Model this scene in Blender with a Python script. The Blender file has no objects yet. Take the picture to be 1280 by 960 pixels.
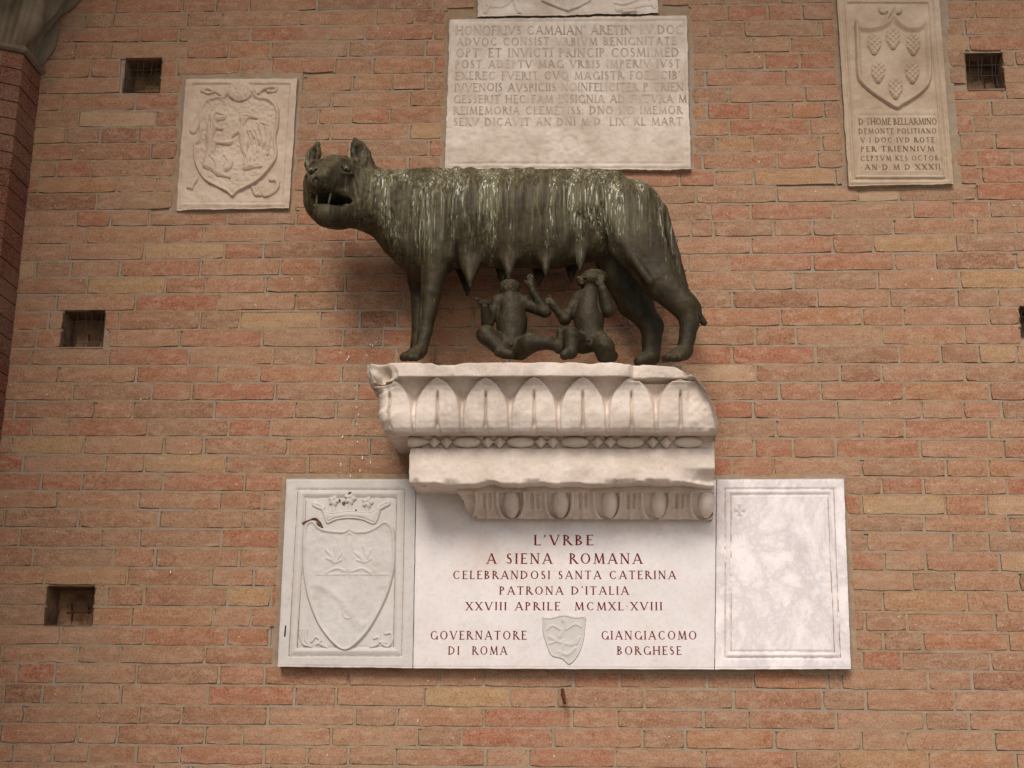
import bpy, math, random
import numpy as np
from mathutils import Vector

random.seed(7)
rng = np.random.default_rng(7)
scene = bpy.context.scene
COL = scene.collection

# ------------------------------------------------------------------ camera
FPX, CAMD, CAMZ = 1700.0, 5.15, 1.60           # focal length in photo pixels, distance to wall, eye height
PITCH, YAW, ROLL = math.radians(14.85), math.radians(-2.85), math.radians(0.63)
def _basis():
    cp, sp, cy, sy, cr, sr = math.cos(PITCH), math.sin(PITCH), math.cos(YAW), math.sin(YAW), math.cos(ROLL), math.sin(ROLL)
    f = np.array([sy*cp, cy*cp, sp]); r = np.array([cy, -sy, 0.0]); u = np.cross(r, f)
    return cr*r + sr*u, -sr*r + cr*u, f
RI, UP, FW = _basis()
cam_data = bpy.data.cameras.new('camera')
cam = bpy.data.objects.new('camera', cam_data); COL.objects.link(cam)
cam.location = (0, -CAMD, CAMZ)
from mathutils import Matrix
cam.matrix_world = Matrix(((RI[0], UP[0], -FW[0], 0), (RI[1], UP[1], -FW[1], -CAMD), (RI[2], UP[2], -FW[2], CAMZ), (0, 0, 0, 1)))
cam_data.sensor_width = 36.0
cam_data.lens = 36.0*FPX/1280.0
cam_data.clip_start = 0.05; cam_data.clip_end = 500
scene.camera = cam

# ------------------------------------------------------------------ light
SUN_EL, SUN_AZ = math.radians(41), math.radians(-13)     # in front of the wall, a little to the left, high
w = bpy.data.worlds.new('World'); scene.world = w; w.use_nodes = True
nt = w.node_tree
bg = nt.nodes['Background']
sky = nt.nodes.new('ShaderNodeTexSky'); sky.sky_type = 'NISHITA'; sky.sun_disc = False
sky.sun_elevation = SUN_EL; sky.sun_rotation = math.radians(180) + SUN_AZ
sky.air_density = 1.0; sky.dust_density = 2.0; sky.ozone_density = 2.0
nt.links.new(sky.outputs[0], bg.inputs[0]); bg.inputs[1].default_value = 0.125
sd = bpy.data.lights.new('sun', 'SUN'); sd.energy = 2.2; sd.angle = math.radians(20); sd.color = (1.0, 0.975, 0.94)
sun = bpy.data.objects.new('sun', sd); COL.objects.link(sun)
sdir = Vector((math.sin(SUN_AZ)*math.cos(SUN_EL), -math.cos(SUN_AZ)*math.cos(SUN_EL), math.sin(SUN_EL)))
sun.rotation_euler = sdir.to_track_quat('Z', 'Y').to_euler()
sun.location = sdir*20
vs = scene.view_settings
vs.view_transform = 'Standard'; vs.look = 'None'; vs.exposure = 0.23; vs.gamma = 1.0; vs.use_curve_mapping = False

# ------------------------------------------------------------------ photo pixel + distance from the wall -> place in the world
def P(px, py, d=0.0):
    r = RI*((px-640.0)/FPX) + UP*((480.0-py)/FPX) + FW
    r = r/r[1]
    return np.array([r[0]*(CAMD-d), -d, CAMZ + r[2]*(CAMD-d)])
def mpp(d): return (CAMD-d)/FPX*0.985          # metres per photo pixel at that distance from the wall

# ------------------------------------------------------------------ helpers
def link(o, parent=None):
    COL.objects.link(o)
    if parent is not None: o.parent = parent
    return o
def tag(o, label=None, cat=None, group=None, kind=None):
    if label: o['label'] = label
    if cat: o['category'] = cat
    if group: o['group'] = group
    if kind: o['kind'] = kind
    return o
def thing(name, label, cat, loc=(0, 0, 0), group=None):
    o = bpy.data.objects.new(name, None); o.location = tuple(loc); link(o)
    return tag(o, label, cat, group)
def mesh_obj(name, verts, faces, mat, parent=None, smooth=False, attrs=None):
    """verts in world coordinates; parents are unrotated empties, so shift by the parent's place"""
    v = np.asarray(verts, dtype=np.float64)
    if parent is not None:
        off = np.array(parent.location); p = parent.parent
        while p is not None: off = off + np.array(p.location); p = p.parent
        v = v - off
    me = bpy.data.meshes.new(name)
    if isinstance(faces, np.ndarray):
        n = len(faces); k = faces.shape[1]
        me.vertices.add(len(v)); me.vertices.foreach_set('co', v.astype(np.float32).ravel())
        me.loops.add(n*k); me.loops.foreach_set('vertex_index', faces.astype(np.int32).ravel())
        me.polygons.add(n); me.polygons.foreach_set('loop_start', np.arange(0, n*k, k, dtype=np.int32))
        me.update(calc_edges=True); me.validate()
    else:
        me.from_pydata([tuple(a) for a in v], [], [tuple(f) for f in faces]); me.update()
    if smooth:
        me.polygons.foreach_set('use_smooth', np.ones(len(me.polygons), dtype=bool))
    if attrs:
        for an, (dom, vals) in attrs.items():
            a = me.attributes.new(an, 'FLOAT', dom); a.data.foreach_set('value', np.asarray(vals, dtype=np.float32))
    if mat: me.materials.append(mat)
    o = bpy.data.objects.new(name, me)
    return link(o, parent)

class MB:
    def __init__(s): s.v = []; s.f = []; s.t = []
    def add(s, v, f, t=0.0):
        n = len(s.v); s.v += [tuple(a) for a in v]; s.f += [tuple(i+n for i in q) for q in f]; s.t += [t]*len(f)
    def tube(s, pts, r, n=6):
        pts = [Vector(p) for p in pts]; rings = []; n0 = len(s.v)
        for i, p in enumerate(pts):
            d = (pts[min(i+1, len(pts)-1)] - pts[max(i-1, 0)]).normalized()
            a = d.orthogonal().normalized(); b = d.cross(a); rr = r[i] if hasattr(r, '__len__') else r
            s.v += [tuple(p + (a*math.cos(2*math.pi*k/n) + b*math.sin(2*math.pi*k/n))*rr) for k in range(n)]
        for i in range(len(pts)-1):
            for k in range(n):
                s.f.append((n0+i*n+k, n0+i*n+(k+1) % n, n0+(i+1)*n+(k+1) % n, n0+(i+1)*n+k))
        s.f.append(tuple(n0+k for k in range(n))[::-1]); m = n0+(len(pts)-1)*n; s.f.append(tuple(m+k for k in range(n)))
        s.t += [0.0]*(len(s.f)-len(s.t))
    def build(s, name, mat, parent=None, smooth=False):
        return mesh_obj(name, s.v, s.f, mat, parent, smooth, {'tint': ('FACE', s.t)})

# value noise on a lattice, vectorised
_LAT = rng.random((64, 64, 64)).astype(np.float32)
def vnoise(x, y, z):
    x = np.asarray(x, dtype=np.float64); y = np.broadcast_to(y, x.shape); z = np.broadcast_to(z, x.shape)
    xi = np.floor(x).astype(int); yi = np.floor(y).astype(int); zi = np.floor(z).astype(int)
    fx = x-xi; fy = y-yi; fz = z-zi
    fx = fx*fx*(3-2*fx); fy = fy*fy*(3-2*fy); fz = fz*fz*(3-2*fz)
    g = lambda a, b, c: _LAT[(xi+a) & 63, (yi+b) & 63, (zi+c) & 63]
    x0 = (g(0,0,0)*(1-fx)+g(1,0,0)*fx)*(1-fy) + (g(0,1,0)*(1-fx)+g(1,1,0)*fx)*fy
    x1 = (g(0,0,1)*(1-fx)+g(1,0,1)*fx)*(1-fy) + (g(0,1,1)*(1-fx)+g(1,1,1)*fx)*fy
    return (x0*(1-fz)+x1*fz)*2-1
def fbm(x, y, z, o=3):
    s = 0; a = 1.0
    for k in range(o): s = s + a*vnoise(np.asarray(x)*2**k+k*7.1, np.asarray(y)*2**k+k*3.3, np.asarray(z)*2**k+k*5.7); a *= .5
    return s

# ------------------------------------------------------------------ implicit surfaces for the sculpture
class SDF:
    def __init__(s, lo, hi, vox):
        s.lo = np.array(lo, float); s.vox = vox
        s.n = np.ceil((np.array(hi)-s.lo)/vox).astype(int)+1
        s.ax = [s.lo[i]+np.arange(s.n[i])*vox for i in range(3)]
        s.F = np.full(tuple(s.n), 9.0, dtype=np.float32)
    def _box(s, lo, hi):
        a = np.clip(np.floor((np.array(lo)-s.lo)/s.vox).astype(int), 0, s.n); b = np.clip(np.ceil((np.array(hi)-s.lo)/s.vox).astype(int)+1, 0, s.n)
        sl = tuple(slice(a[i], b[i]) for i in range(3))
        X = s.ax[0][sl[0]][:, None, None]; Y = s.ax[1][sl[1]][None, :, None]; Z = s.ax[2][sl[2]][None, None, :]
        return sl, X, Y, Z
    def _comb(s, sl, d, k, sub):
        F = s.F[sl]
        if sub:
            d = -d; h = np.maximum(k-np.abs(F-d), 0)/k if k > 0 else 0
            s.F[sl] = np.maximum(F, d) + (h*h*k*.25 if k > 0 else 0)
        else:
            h = np.maximum(k-np.abs(F-d), 0)/k if k > 0 else 0
            s.F[sl] = np.minimum(F, d) - (h*h*k*.25 if k > 0 else 0)
    def cap(s, a, b, ra, rb, k=.02, ky=1.0, sub=False):
        """tapered capsule; ky widens it across the wall direction"""
        a = np.array(a, float); b = np.array(b, float); R = max(ra, rb)*max(1, ky)+k+s.vox*3
        sl, X, Y, Z = s._box(np.minimum(a, b)-R, np.maximum(a, b)+R)
        ab = b-a; ab2 = ab.copy(); ab2[1] /= ky
        px = X-a[0]; py = (Y-a[1])/ky; pz = Z-a[2]
        L2 = max((ab2**2).sum(), 1e-9)
        t = np.clip((px*ab2[0]+py*ab2[1]+pz*ab2[2])/L2, 0, 1)
        d = np.sqrt((px-ab2[0]*t)**2+(py-ab2[1]*t)**2+(pz-ab2[2]*t)**2) - (ra+(rb-ra)*t)
        s._comb(sl, d.astype(np.float32), k, sub)
    def ell(s, c, r, k=.02, sub=False, rot=None):
        """ellipsoid, optional 3x3 rotation (rows = local axes)"""
        c = np.array(c, float); r = np.array(r, float); R = r.max()+k+s.vox*3
        sl, X, Y, Z = s._box(c-R, c+R)
        px = X-c[0]; py = Y-c[1]; pz = Z-c[2]
        if rot is not None:
            M = np.array(rot); q = [M[i][0]*px+M[i][1]*py+M[i][2]*pz for i in range(3)]
        else: q = [px, py, pz]
        k0 = np.sqrt((q[0]/r[0])**2+(q[1]/r[1])**2+(q[2]/r[2])**2)+1e-6
        k1 = np.sqrt((q[0]/r[0]**2)**2+(q[1]/r[1]**2)**2+(q[2]/r[2]**2)**2)+1e-6
        s._comb(sl, (k0*(k0-1)/k1).astype(np.float32), k, sub)
    def mesh(s):
        F = s.F; n = F.shape; ins = F < 0
        c = [F[i:n[0]-1+i, j:n[1]-1+j, k:n[2]-1+k] for i in (0, 1) for j in (0, 1) for k in (0, 1)]
        ci = [q < 0 for q in c]; cnt = sum(q.astype(np.int8) for q in ci)
        act = (cnt > 0) & (cnt < 8)
        idx = -np.ones(act.shape, dtype=np.int64); ii = np.argwhere(act); idx[act] = np.arange(len(ii))
        vals = [q[act].astype(np.float64) for q in c]
        corners = [(i, j, k) for i in (0, 1) for j in (0, 1) for k in (0, 1)]
        acc = np.zeros((len(ii), 3)); m = np.zeros(len(ii))
        for a in range(8):
            for b in range(a+1, 8):
                ca, cb = np.array(corners[a]), np.array(corners[b])
                if abs(ca-cb).sum() != 1: continue
                va, vb = vals[a], vals[b]; cr = (va < 0) != (vb < 0)
                t = np.where(cr, va/(va-vb+1e-12), 0)
                acc += cr[:, None]*(ca[None]+t[:, None]*(cb-ca)[None]); m += cr
        V = s.lo + (ii + acc/m[:, None])*s.vox
        faces = []
        for ax in range(3):
            o1, o2 = [(1, 2), (2, 0), (0, 1)][ax]
            sl0 = [slice(None)]*3; sl1 = [slice(None)]*3; sl0[ax] = slice(0, -1); sl1[ax] = slice(1, None)
            A = ins[tuple(sl0)]; B = ins[tuple(sl1)]; e = np.argwhere(A != B)
            e = e[(e[:, o1] > 0) & (e[:, o2] > 0) & (e[:, o1] < n[o1]-1) & (e[:, o2] < n[o2]-1)]
            sgn = A[e[:, 0], e[:, 1], e[:, 2]]
            q = []
            for (d1, d2) in ((0, 0), (-1, 0), (-1, -1), (0, -1)):
                p = e.copy(); p[:, o1] += d1; p[:, o2] += d2; q.append(idx[p[:, 0], p[:, 1], p[:, 2]])
            q = np.stack(q, 1); q[~sgn] = q[~sgn][:, ::-1]; faces.append(q)
        return V, np.concatenate(faces)
    def normals(s, V):
        g = (V-s.lo)/s.vox; i = np.clip(np.round(g).astype(int), 1, np.array(s.n)-2)
        F = s.F
        N = np.stack([F[i[:,0]+1,i[:,1],i[:,2]]-F[i[:,0]-1,i[:,1],i[:,2]], F[i[:,0],i[:,1]+1,i[:,2]]-F[i[:,0],i[:,1]-1,i[:,2]], F[i[:,0],i[:,1],i[:,2]+1]-F[i[:,0],i[:,1],i[:,2]-1]], 1)
        return N/(np.linalg.norm(N, axis=1)[:, None]+1e-9)

# ------------------------------------------------------------------ materials
class NT:
    def __init__(s, name):
        s.m = bpy.data.materials.new(name); s.m.use_nodes = True; s.t = s.m.node_tree; s.b = s.t.nodes['Principled BSDF']
        tc = s.t.nodes.new('ShaderNodeTexCoord'); s.co = tc.outputs['Object']
        g = s.t.nodes.new('ShaderNodeNewGeometry'); s.pos = g.outputs['Position']; s.nrm = g.outputs['Normal']
    def n(s, typ, **kw):
        nd = s.t.nodes.new(typ)
        for k, v in kw.items(): setattr(nd, k, v)
        return nd
    def L(s, a, b): s.t.links.new(a, b)
    def map(s, sc=(1, 1, 1), rot=(0, 0, 0), src=None):
        m = s.n('ShaderNodeMapping'); m.inputs['Scale'].default_value = sc; m.inputs['Rotation'].default_value = rot
        s.L(src or s.pos, m.inputs[0]); return m.outputs[0]
    def noise(s, scale, detail=4, rough=.55, vec=None, dist=0.0):
        n = s.n('ShaderNodeTexNoise'); n.inputs['Scale'].default_value = scale; n.inputs['Detail'].default_value = detail
        n.inputs['Roughness'].default_value = rough; n.inputs['Distortion'].default_value = dist
        s.L(vec or s.pos, n.inputs['Vector']); return n.outputs['Fac']
    def ramp(s, fac, stops, interp='LINEAR'):
        r = s.n('ShaderNodeValToRGB'); cr = r.color_ramp; cr.interpolation = interp
        while len(cr.elements) < len(stops): cr.elements.new(.5)
        for e, (p, c) in zip(cr.elements, stops):
            e.position = p; e.color = (c, c, c, 1) if not hasattr(c, '__len__') else (*c, 1)
        s.L(fac, r.inputs[0]); return r.outputs[0]
    def mix(s, fac, a, b, mode='MIX'):
        m = s.n('ShaderNodeMix', data_type='RGBA', blend_type=mode)
        for v, i in ((fac, 0), (a, 6), (b, 7)):
            if hasattr(v, 'is_linked'): s.L(v, m.inputs[i])
            else: m.inputs[i].default_value = v if i == 0 else (*v, 1)
        return m.outputs[2]
    def math(s, op, a, b=0.0, clamp=False):
        m = s.n('ShaderNodeMath', operation=op); m.use_clamp = clamp
        for i, v in enumerate((a, b)):
            if hasattr(v, 'is_linked'): s.L(v, m.inputs[i])
            else: m.inputs[i].default_value = v
        return m.outputs[0]
    def attr(s, name):
        a = s.n('ShaderNodeAttribute', attribute_name=name); return a.outputs['Fac']
    def sep(s, v):
        x = s.n('ShaderNodeSeparateXYZ'); s.L(v, x.inputs[0]); return x.outputs
    def bump(s, h, strength=.5, dist=.002, prev=None):
        b = s.n('ShaderNodeBump'); b.inputs['Strength'].default_value = strength; b.inputs['Distance'].default_value = dist
        s.L(h, b.inputs['Height'])
        if prev is not None: s.L(prev, b.inputs['Normal'])
        return b.outputs[0]
    def out(s, col=None, rough=.8, nrm=None, metal=None, spec=.3):
        if col is not None:
            if hasattr(col, 'is_linked'): s.L(col, s.b.inputs['Base Color'])
            else: s.b.inputs['Base Color'].default_value = (*col, 1)
        if hasattr(rough, 'is_linked'): s.L(rough, s.b.inputs['Roughness'])
        else: s.b.inputs['Roughness'].default_value = rough
        if metal is not None:
            if hasattr(metal, 'is_linked'): s.L(metal, s.b.inputs['Metallic'])
            else: s.b.inputs['Metallic'].default_value = metal
        if nrm is not None: s.L(nrm, s.b.inputs['Normal'])
        s.b.inputs['Specular IOR Level'].default_value = spec
        return s.m
def lin(r, g, b):
    return tuple(((c/255)/12.92 if c/255 <= .04045 else ((c/255+.055)/1.055)**2.4) for c in (r, g, b))

def brick_mat(name, stops, smear):
    t = NT(name)
    base = t.ramp(t.attr('tint'), stops)
    n1 = t.noise(9, 5, .65, t.map((1, 1, 3.2), (0, .25, 0)))
    base = t.mix(t.ramp(n1, [(.4, 0), (.66, .75)]), base, t.mix(1.0, base, (.82, .66, .58), 'MULTIPLY'))
    n2 = t.noise(16, 5, .7, t.map((1, 1, 2.2), (0, -.35, 0)))
    base = t.mix(t.ramp(n2, [(.48, 0), (.68, .6)]), base, lin(*smear))
    n3 = t.noise(170, 3, .6)
    base = t.mix(t.ramp(n3, [(.4, .0), (.75, .4)]), base, lin(205, 165, 130))
    base = t.mix(t.ramp(n3, [(.28, .5), (.42, .0)]), base, lin(92, 58, 42))
    # greyish film of old lime over patches of the wall
    n5 = t.noise(2.3, 5, .6)
    base = t.mix(t.ramp(n5, [(.45, 0), (.75, .45)]), base, lin(156, 132, 104))
    base = t.mix(t.ramp(t.noise(75, 2, .5), [(.74, 0), (.77, .8)]), base, lin(214, 200, 180))
    h = t.math('ADD', t.math('MULTIPLY', t.noise(220, 4, .7), .4), t.math('MULTIPLY', t.noise(45, 4, .6), .8))
    return t.out(base, .9, t.bump(h, .9, .003), spec=.15)
M = {}
M['brick'] = brick_mat('brick', [(0.0, lin(118, 80, 58)), (.14, lin(140, 96, 70)), (.30, lin(136, 102, 78)), (.45, lin(148, 106, 78)), (.60, lin(150, 112, 86)), (.74, lin(144, 88, 64)), (.88, lin(154, 122, 84)), (1.0, lin(172, 142, 118))], (168, 138, 114))
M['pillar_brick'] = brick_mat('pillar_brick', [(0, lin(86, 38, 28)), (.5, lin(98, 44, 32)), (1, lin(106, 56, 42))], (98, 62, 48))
t = NT('mortar')
c = t.mix(t.ramp(t.noise(30, 5, .6), [(.3, 0), (.7, 1)]), lin(136, 110, 84), lin(164, 138, 108))
c = t.mix(t.ramp(t.noise(3, 3), [(.4, 0), (.7, .6)]), c, lin(150, 138, 126))
M['mortar'] = t.out(c, .95, t.bump(t.noise(120, 5, .7), .9, .003), spec=.1)
def stone(name, c0, c1, stain, vein=None, bumpd=.0015, wear=.5, dark=.35):
    t = NT(name)
    c = t.mix(t.ramp(t.noise(7, 6, .62), [(.3, 0), (.7, 1)]), lin(*c0), lin(*c1))
    c = t.mix(t.ramp(t.noise(3.3, 5, .7, dist=.6), [(.48, 0), (.75, wear)]), c, lin(*stain))
    c = t.mix(t.ramp(t.noise(60, 4, .7), [(.5, 0), (.8, .35)]), c, t.mix(1.0, c, (.62, .56, .50), 'MULTIPLY'))
    if vein:
        v = t.noise(3.6, 9, .75, t.map((1.3, 1, 1.0), (0, .5, 0)), dist=.35)
        vv = t.math('ABSOLUTE', t.math('SUBTRACT', v, .5))
        c = t.mix(t.ramp(vv, [(.0, vein[1]), (.035, vein[1]*.5), (.1, 0)]), c, lin(*vein[0]))
        c = t.mix(t.ramp(t.noise(4.5, 9, .72, t.map((1.2, 1, .8), (0, .6, 0))), [(.50, 0), (.74, vein[1]*1.1)]), c, lin(*vein[0]))
    h = t.math('ADD', t.math('MULTIPLY', t.noise(160, 4, .7), .35), t.noise(28, 5, .6))
    return t.out(c, .78, t.bump(h, .6, bumpd), spec=.25)
M['limestone'] = stone('limestone', (198, 178, 158), (222, 204, 188), (162, 144, 128), bumpd=.006, wear=.8)
M['old_marble'] = stone('old_marble', (184, 164, 144), (220, 202, 184), (158, 134, 110), bumpd=.006, wear=.75)
M['tan_stone'] = stone('tan_stone', (176, 150, 126), (198, 174, 150), (212, 192, 172), bumpd=.004, wear=.7)
M['brown_stone'] = stone('brown_stone', (164, 138, 112), (190, 166, 140), (140, 114, 90), bumpd=.003)
M['grey_marble'] = stone('grey_marble', (188, 178, 168), (200, 190, 180), (176, 162, 150), wear=.6)
M['white_marble'] = stone('white_marble', (208, 196, 188), (220, 208, 200), (198, 172, 150), wear=.5, dark=.2)
M['veined_marble'] = stone('veined_marble', (228, 214, 206), (234, 220, 212), (222, 204, 192), vein=((172, 162, 158), .5), wear=.3, dark=.45)
M['capital_stone'] = stone('capital_stone', (96, 82, 62), (128, 110, 88), (66, 58, 42), bumpd=.004)
def ink(name, c, worn=None):
    t = NT(name); col = t.mix(t.ramp(t.noise(90, 3), [(.4, 0), (.7, .35)]), lin(*c), lin(*[min(255, q+50) for q in c]))
    if worn: col = t.mix(t.ramp(t.noise(14, 5, .7), [(.36, .95), (.62, .25)]), col, lin(*worn))
    return t.out(col, .85, spec=.1)
M['red_ink'] = ink('red_ink', (104, 30, 26)); M['dark_ink'] = ink('dark_ink', (70, 52, 40), (132, 108, 84)); M['faint_ink'] = ink('faint_ink', (130, 110, 94), (198, 176, 156))
M['groove'] = ink('groove', (150, 124, 106))
t = NT('bronze')
top = t.sep(t.nrm)[2]
st = t.noise(1.0, 5, .7, t.map((120, 60, 3.5)))                       # runs of lime and droppings, drawn out downwards
st2 = t.noise(1.0, 4, .65, t.map((170, 100, 7.0)))
big = t.noise(5, 4, .6)
base = t.mix(t.ramp(t.noise(22, 5, .6), [(.3, 0), (.75, 1)]), lin(34, 26, 12), lin(62, 50, 27))
upn = t.n('ShaderNodeMapRange'); upn.inputs[1].default_value = 3.2; upn.inputs[2].default_value = 3.62; t.L(t.sep(t.pos)[2], upn.inputs[0])
base = t.mix(t.math('MULTIPLY', upn.outputs[0], t.ramp(t.noise(1.0, 5, .65, t.map((60, 40, 5))), [(.40, 0), (.66, .8)])), base, lin(86, 74, 50))
zz = t.sep(t.pos)[2]
hi = t.n('ShaderNodeMapRange'); hi.inputs[1].default_value = 3.05; hi.inputs[2].default_value = 3.50
t.L(zz, hi.inputs[0]); hi = hi.outputs[0]
m1 = t.ramp(t.math('ADD', t.math('MULTIPLY', st, .75), t.math('ADD', t.math('MULTIPLY', t.noise(1.0, 3, .6, t.map((15, 6, 1.2))), .40), t.math('MULTIPLY', hi, .10))), [(.655, 0), (.74, 1)])
def rng_(v, a, b):
    m_ = t.n('ShaderNodeMapRange'); m_.interpolation_type = 'SMOOTHSTEP'; m_.inputs[1].default_value = a; m_.inputs[2].default_value = b; t.L(v, m_.inputs[0]); return m_.outputs[0]
xx = t.sep(t.pos)[0]
wob = t.math('ADD', zz, t.math('MULTIPLY', t.math('SUBTRACT', t.noise(1.0, 2, .5, t.map((14, 6, 0.2))), .5), .55))
upper = rng_(wob, P(640, 325, .3)[2], P(640, 262, .3)[2])
leg = t.math('MULTIPLY', rng_(xx, P(518, 330, .35)[0], P(530, 330, .35)[0]), t.math('SUBTRACT', 1.0, rng_(xx, P(548, 330, .35)[0], P(562, 330, .35)[0])))
where = t.math('MAXIMUM', upper, t.math('MULTIPLY', leg, .9)); where = t.math('MULTIPLY', where, rng_(xx, P(448, 250, .34)[0], P(468, 250, .34)[0])); where = t.math('ADD', t.math('MULTIPLY', where, .88), .12)
m1 = t.math('MULTIPLY', m1, where); base = t.mix(t.math('MULTIPLY', m1, .38), base, lin(142, 136, 100))
m2 = t.ramp(t.math('ADD', t.math('MULTIPLY', st2, .8), t.math('MULTIPLY', hi, .14)), [(.582, 0), (.61, 1)])
m2 = t.math('MULTIPLY', m2, t.ramp(t.noise(1.0, 3, .6, t.map((15, 6, 1.2))), [(.46, 0), (.6, 1)]))
m2 = t.math('MULTIPLY', m2, t.math('ADD', t.math('MULTIPLY', where, .8), .1))
m2 = t.math('MULTIPLY', m2, t.ramp(t.noise(1.0, 2, .5, t.map((90, 60, 45))), [(.3, .25), (.55, 1)]))
base = t.mix(t.math('MULTIPLY', m2, .9), base, lin(222, 218, 196))
crust = t.math('MULTIPLY', t.ramp(top, [(.35, 0), (.9, 1)]), t.ramp(t.noise(50, 4, .7), [(.35, .1), (.65, 1)]))
base = t.mix(t.math('MULTIPLY', crust, .5), base, lin(126, 114, 84))
h = t.math('ADD', t.noise(70, 5, .65), t.math('MULTIPLY', st2, .5))
M['bronze'] = t.out(base, t.ramp(m1, [(0, .58), (1, .85)]), t.bump(h, .6, .003), metal=t.ramp(m1, [(0, .25), (1, .0)]), spec=.28)
t = NT('dark_bronze'); M['dark_bronze'] = t.out(t.mix(t.ramp(t.noise(60, 3), [(.3, 0), (.7, 1)]), lin(12, 9, 6), lin(30, 24, 16)), .8, spec=.2)
t = NT('dropping'); M['dropping'] = t.out(lin(206, 200, 190), .9)
t = NT('eye'); M['eye'] = t.out(t.mix(t.ramp(t.noise(150, 3), [(.3, 0), (.7, 1)]), lin(62, 56, 38), lin(104, 96, 68)), .5, spec=.4)
t = NT('tooth'); M['tooth'] = t.out(lin(112, 98, 74), .5)
t = NT('rust'); M['rust'] = t.out(t.mix(t.noise(80, 4), lin(60, 26, 14), lin(110, 52, 26)), .9, t.bump(t.noise(200, 3), .5))
t = NT('moss'); M['moss'] = t.out(t.mix(t.ramp(t.noise(80, 4), [(.35, 0), (.65, 1)]), lin(44, 28, 16), lin(120, 84, 52)), .95, t.bump(t.noise(200, 3), .8))
t = NT('wire'); M['wire'] = t.out(lin(60, 54, 48), .6, metal=.5)
t = NT('hole_brick'); M['hole_brick'] = t.out(t.mix(t.ramp(t.noise(18, 5, .7), [(.3, 0), (.7, 1)]), lin(84, 62, 48), lin(150, 116, 84)), .95, t.bump(t.noise(60, 5, .7), 1.0, .006), spec=.1)  # mottled darker brick for the hole linings and rubble
t = NT('paving'); M['paving'] = t.out(t.mix(t.ramp(t.noise(6, 5), [(.3, 0), (.7, 1)]), lin(138, 132, 124), lin(164, 158, 150)), .9)
# ------------------------------------------------------------------ brick courses, read off the photograph
BL = [18,35.5,54,75,98,118,139,160,180,201,222,242,263.5,284,305.5,326,347,368,389.5,412.5,435,457,479,501,523.7,545.7,568,591,613.6,636.3,660,684,709,732,757.5,782.8,806.5,829,855,880.5,905,930,954]
BR = [5,26,46.3,66,86.5,107.5,128,148.5,169,190,211,232,253,274.5,295,317,339,362.5,385,408,431.5,455,478,501,524,548,572.5,596,618.6,643.7,665,689.7,714,739,764.5,789.3,813.4,838,862.7,888.8,913,938.6,963]
XR = [1000]*12+[1040]*16+[1100]*15
J = {0:[229,397,494,541,1241],1:[106,142,234,277,374,470,519,861,910,960,1219],2:[176,224,314,410,457,542,885,930,1027,1206],
3:[139,234,287,339,436,532,940,988],4:[114,222,419,466,543,906,956],5:[62,380,441,490,882,981],6:[77,170,415,512,912,1006,1190,1257],
7:[99,195,439,487,884,939,989,1239],8:[126,174,414,512,912,1012,1217],9:[94,189,437,537,895,941,1244],10:[115,461,510,972,1022,1222,1266],
11:[49,147,194,894,942,1044],12:[121,220,384,870,971,1072,1124,1221],13:[139,188,285,889,939,1041,1141,1191],14:[109,205,255,355,864,892,967,1016,1117,1220,1270],
15:[85,181,281,330,430,939,1041,1092,1195],16:[89,151,251,351,401,860,912,1016,1118,1169,1270],17:[109,207,257,332,432,942,992,1097,1200],
18:[71,170,272,370,420,505,916,1021,1112,1196,1247],19:[150,250,300,400,450,976,1078,1129,1236],20:[225,328,429,479,944,995,1102,1206],
21:[39,136,236,341,393,496,915,1020,1124,1176],22:[74,171,271,324,427,945,1050,1102,1206],23:[91,190,240,344,446,974,1026,1130,1237],
24:[19,119,166,268,369,420,942,1046,1152,1204],25:[85,185,286,339,442,970,1077,1131,1236],26:[104,205,255,360,462,992,1045,1150,1254],
27:[29,131,181,281,385,436,915,967,1077,1182,1235],28:[52,103,204,306,357,1102,1154,1259],29:[72,173,275,328,1077,1181,1233],30:[98,199,304,1155,1260],
31:[24,125,174,277,1083,1189,1235],32:[41,142,194,299,1105,1157,1249],33:[56,159,264,318,1140,1192,1273],34:[180,285,339,1103,1208],35:[164,267,1081,1134,1243],
36:[76,180,283,337,1153,1260],37:[97,150,256,1127,1238],38:[68,171,274,331,436,605,717,775,884,942,1034,1052,1160,1215],39:[100,151,260,368,421,530,638,696,806,917,1028,1082,1193],
40:[174,227,335,444,496,605,715,771,880,935,1045,1156,1211],41:[96,147,256,303,414,522,577,692,803,857,968,1077,1132,1242],42:[66,111,170,225,330,384,436,494,607,661,769,881,994,1048,1159,1269]}
def course_line(i):
    if i < 0: a, b, s = course_line(0); return a, b, s   # not used
    p = P(100, BL[i]); q = P(XR[i], BR[i]); return p[0], p[2], (q[2]-p[2])/(q[0]-p[0])
LINES = []
for i in range(len(BL)):
    x0, z0, s = course_line(i); LINES.append((x0, z0, s))
CH = 0.0735
def zline(k, x):
    n = len(LINES)
    if k < 0: x0, z0, s = LINES[0]; z0 += -k*CH
    elif k >= n: x0, z0, s = LINES[n-1]; z0 -= (k-n+1)*CH
    else: x0, z0, s = LINES[k]
    return z0 + s*(x-x0)
XMIN, XMAX = -3.3, 3.3
ZTOP = 6.9
S_, H_ = 0.292, 0.145
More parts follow.
